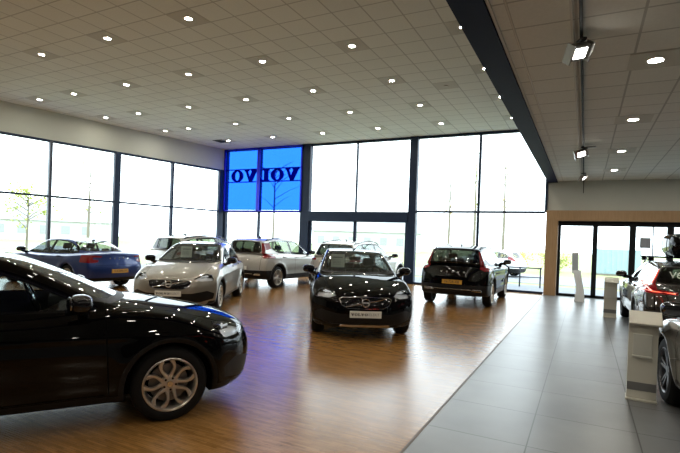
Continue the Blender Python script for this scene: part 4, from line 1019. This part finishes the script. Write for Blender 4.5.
# hatchbacks
hb, hs = build_car('hatch', 'car', 'black hatchback seen side on in the left foreground, nose pointing right', M['black_paint'], h=.018 if HQ else .03, near=True)
c2 = copy_tree(hb); c3 = copy_tree(hb)
c2['label'] = 'black hatchback facing the viewer in the middle of the showroom'
c3['label'] = 'silver hatchback facing the viewer behind the black car bonnet at left'
place(hb, -4.67, 2.43, 57); place(c2, -4.304, 9.038, -58.98); place(c3, -8.555, 8.899, -60.64)
recolor(c3, M['black_paint'], M['silver_paint'])
cw = copy_tree(c3); cw['label'] = 'white hatchback parked outside beyond the back window, red tail lamp'
recolor(cw, M['silver_paint'], M['white_paint']); 
def recol_slots(o, a, b):
    for sl in o.material_slots:
        if sl.material == a: sl.link = 'OBJECT'; sl.material = b
    for ch in o.children: recol_slots(ch, a, b)
recol_slots(cw, M['silver_paint'], M['white_paint']); place(cw, -5.0, 28.2, 166); cw.location.z = -.05
pl, F = plate(hs, hs.c['fplate'], True, M['plate_white'], c2)
mb = MB(); word_mb(mb, 'VOLVO', .042, .006, F @ Matrix.Translation((-.105, 0, 0)), .001, 1.0); mb.build('lettering', M['ink'], pl)
text_obj('lettering', 'SELEKT', .062, M['grey_ink'], pl, F @ Matrix.Translation((.125, 0, 0)))
pl3, F = plate(hs, hs.c['fplate'], True, M['plate_white'], c3)
mb = MB(); word_mb(mb, 'VOLVO', .042, .006, F @ Matrix.Translation((-.105, 0, 0)), .001, 1.0); mb.build('lettering', M['ink'], pl3)
text_obj('lettering', 'SELEKT', .062, M['grey_ink'], pl3, F @ Matrix.Translation((.125, 0, 0)))
sheet(c2, hs, -.36, .28, .27, 'white price sheet behind the windscreen of the middle black hatchback')
sheet(c3, hs, -.24, .27, .27, 'white price sheet behind the windscreen of the silver hatchback')

# small SUVs
sv, ss = build_car('small_suv', 'car', 'black SUV seen from behind near the tall back windows, yellow licence plate', M['black_paint'], h=.022 if HQ else .035, wheel=('five', .25, 'alloy'), glass_m='darkglass', rails=True)
mbz = 1.03
def tail_word(s, root, mat, z, h=.04, gap=.11, sx=1.0):
    par = [o for o in root.children if o.name.startswith('body')][0]
    mb = MB(); n = len('VOLVO')
    for i, ch in enumerate('VOLVO'):
        yq = (2-i)*(-gap)
        p, nn = s.hit((-3.2, -yq if False else -(i-2)*gap, z), (1, 0, 0)); word_mb(mb, ch, h, 0, frame_at(p+nn*.002, nn), .004, sx)
    return mb.build('tail_lettering', mat, par)
tail_word(ss, sv, M['chrome'], .93, .040, .15)
tips = MB()
for sd in (-1, 1):
    p, n = ss.hit((-3.2, sd*.62, .47), (1, 0, 0)); tips.box(p.x-.03, p.x+.02, p.y-.13, p.y+.13, .44, .50, .01)
tips.box(-2.215, -2.19, -.50, .50, .475, .495, .004)
tips.build('rear_chrome_strip', M['chrome'], sv)
c5 = copy_tree(sv); c5['label'] = 'pale silver SUV with dark lower trim seen from behind, under the blue sign panel'
recolor(c5, M['black_paint'], M['pale_paint'])
place(sv, -3.11, 14.65, 90.9); place(c5, -9.85, 14.25, 91.5)
pl, F = plate(ss, ss.c['rplate'], False, M['plate_yellow'], sv)
text_obj('lettering', 'N-728-XB', .092, M['ink'], pl, F)
pl5, F = plate(ss, ss.c['rplate'], False, M['plate_white'], c5)
# large SUVs
lv, ls = build_car('large_suv', 'car', 'pale silver SUV behind the silver hatchback, rear window toward the viewer', M['pale_paint'], h=.026 if HQ else .04, wheel=('five', .25, 'alloy'), glass_m='darkglass', rails=True)
c8 = copy_tree(lv); c8['label'] = 'pale silver SUV behind the middle black hatchback, red tail lamp at its left'
place(lv, -12.62, 13.75, 88); place(c8, -7.2, 15.70, 89)
# saloon
sd_, sds = build_car('sedan', 'car', 'deep blue saloon car at the left windows, tail toward the room', M['blue_paint'], h=.022 if HQ else .035, wheel=('multi', .24, 'alloy'))
place(sd_, -14.35, 9.30, 178.5)
pl, F = plate(sds, sds.c['rplate'], False, M['plate_yellow'], sd_)
text_obj('lettering', 'XX-846-N', .092, M['ink'], pl, F)
tail_word(sds, sd_, M['chrome'], .90, .035, .14)
# estates
es_, ess = build_car('estate', 'car', 'bronze grey estate car under the roof box, its red tail lamps lit', M['grey_paint'], h=.02 if HQ else .035, wheel=('five', .24, 'dark_alloy'), rails=True, glass_m='darkglass', extras=('lit_tail',))
place(es_, 1.79, 12.45, 91.2)
rw = [o for o in es_.children if o.name.startswith('rear_window')][0]
p, n = ess.hit((-3.2, .33, 1.245), (1, 0, 0))
text_obj('lettering', 'V60', .175, P('white_vinyl', (.8, .85, .8), .5), [o for o in es_.children if o.name.startswith('rear_window') and 'trim' not in o.name][0], frame_at(p+n*.006, n))
for xq in (.15, -.85):
    mb = MB(); mb.box(xq-.035, xq+.035, -.68, .68, 1.535, 1.565, .008)
    for sd in (-1, 1): mb.box(xq-.06, xq+.06, sd*.60-.05, sd*.60+.05, 1.46, 1.55, .015)
    mb.build('roof_bar', M['gloss_black'], es_)
c10 = None
t = thing('roof_box', 'glossy black roof box mounted on the estate car at right', 'roof box')
mb = MB(); mb.ball((0, 0, 0), (1.02, .42, .23), (.28, .28, .42), 40, 16); 
for v in mb.bm.verts:
    k = (v.co.x+1.02)/2.04; v.co.z = v.co.z*(1-.45*max(0, k-.55)/.45) + .0; v.co.y *= 1-.25*max(0, k-.5)/.5
lid = mb.build('shell', M['black_paint'], t, 'all')
mb = MB(); mb.tube([(-.98*math.cos(a)*1.03 if False else x, y, -.02) for a, (x, y) in enumerate([(-1.0, -.36), (-1.02, .36), (.2, .42), (.95, .27), (.95, -.27), (.2, -.42)])], .014, 6, True); mb.build('seam_band', M['chrome'], t, True)
mb = MB()
mb.bm.free()
for xq in (.45, -.55): MB().box(xq-.04, xq+.04, -.30, .30, -.24, -.20, .008).build('clamp', M['plastic'], t)
t.matrix_world = es_.matrix_basis @ Matrix.Translation((-.36, -.08, 1.81))
c10 = copy_tree(es_)
for o in list(c10.children):
    if o.name.startswith('roof_bar'):
        bpy.data.objects.remove(o)
c10['label'] = 'bronze grey car cut off at the right edge in the foreground, next to the pedestal'
place(c10, 1.83, 4.97, 94.3)
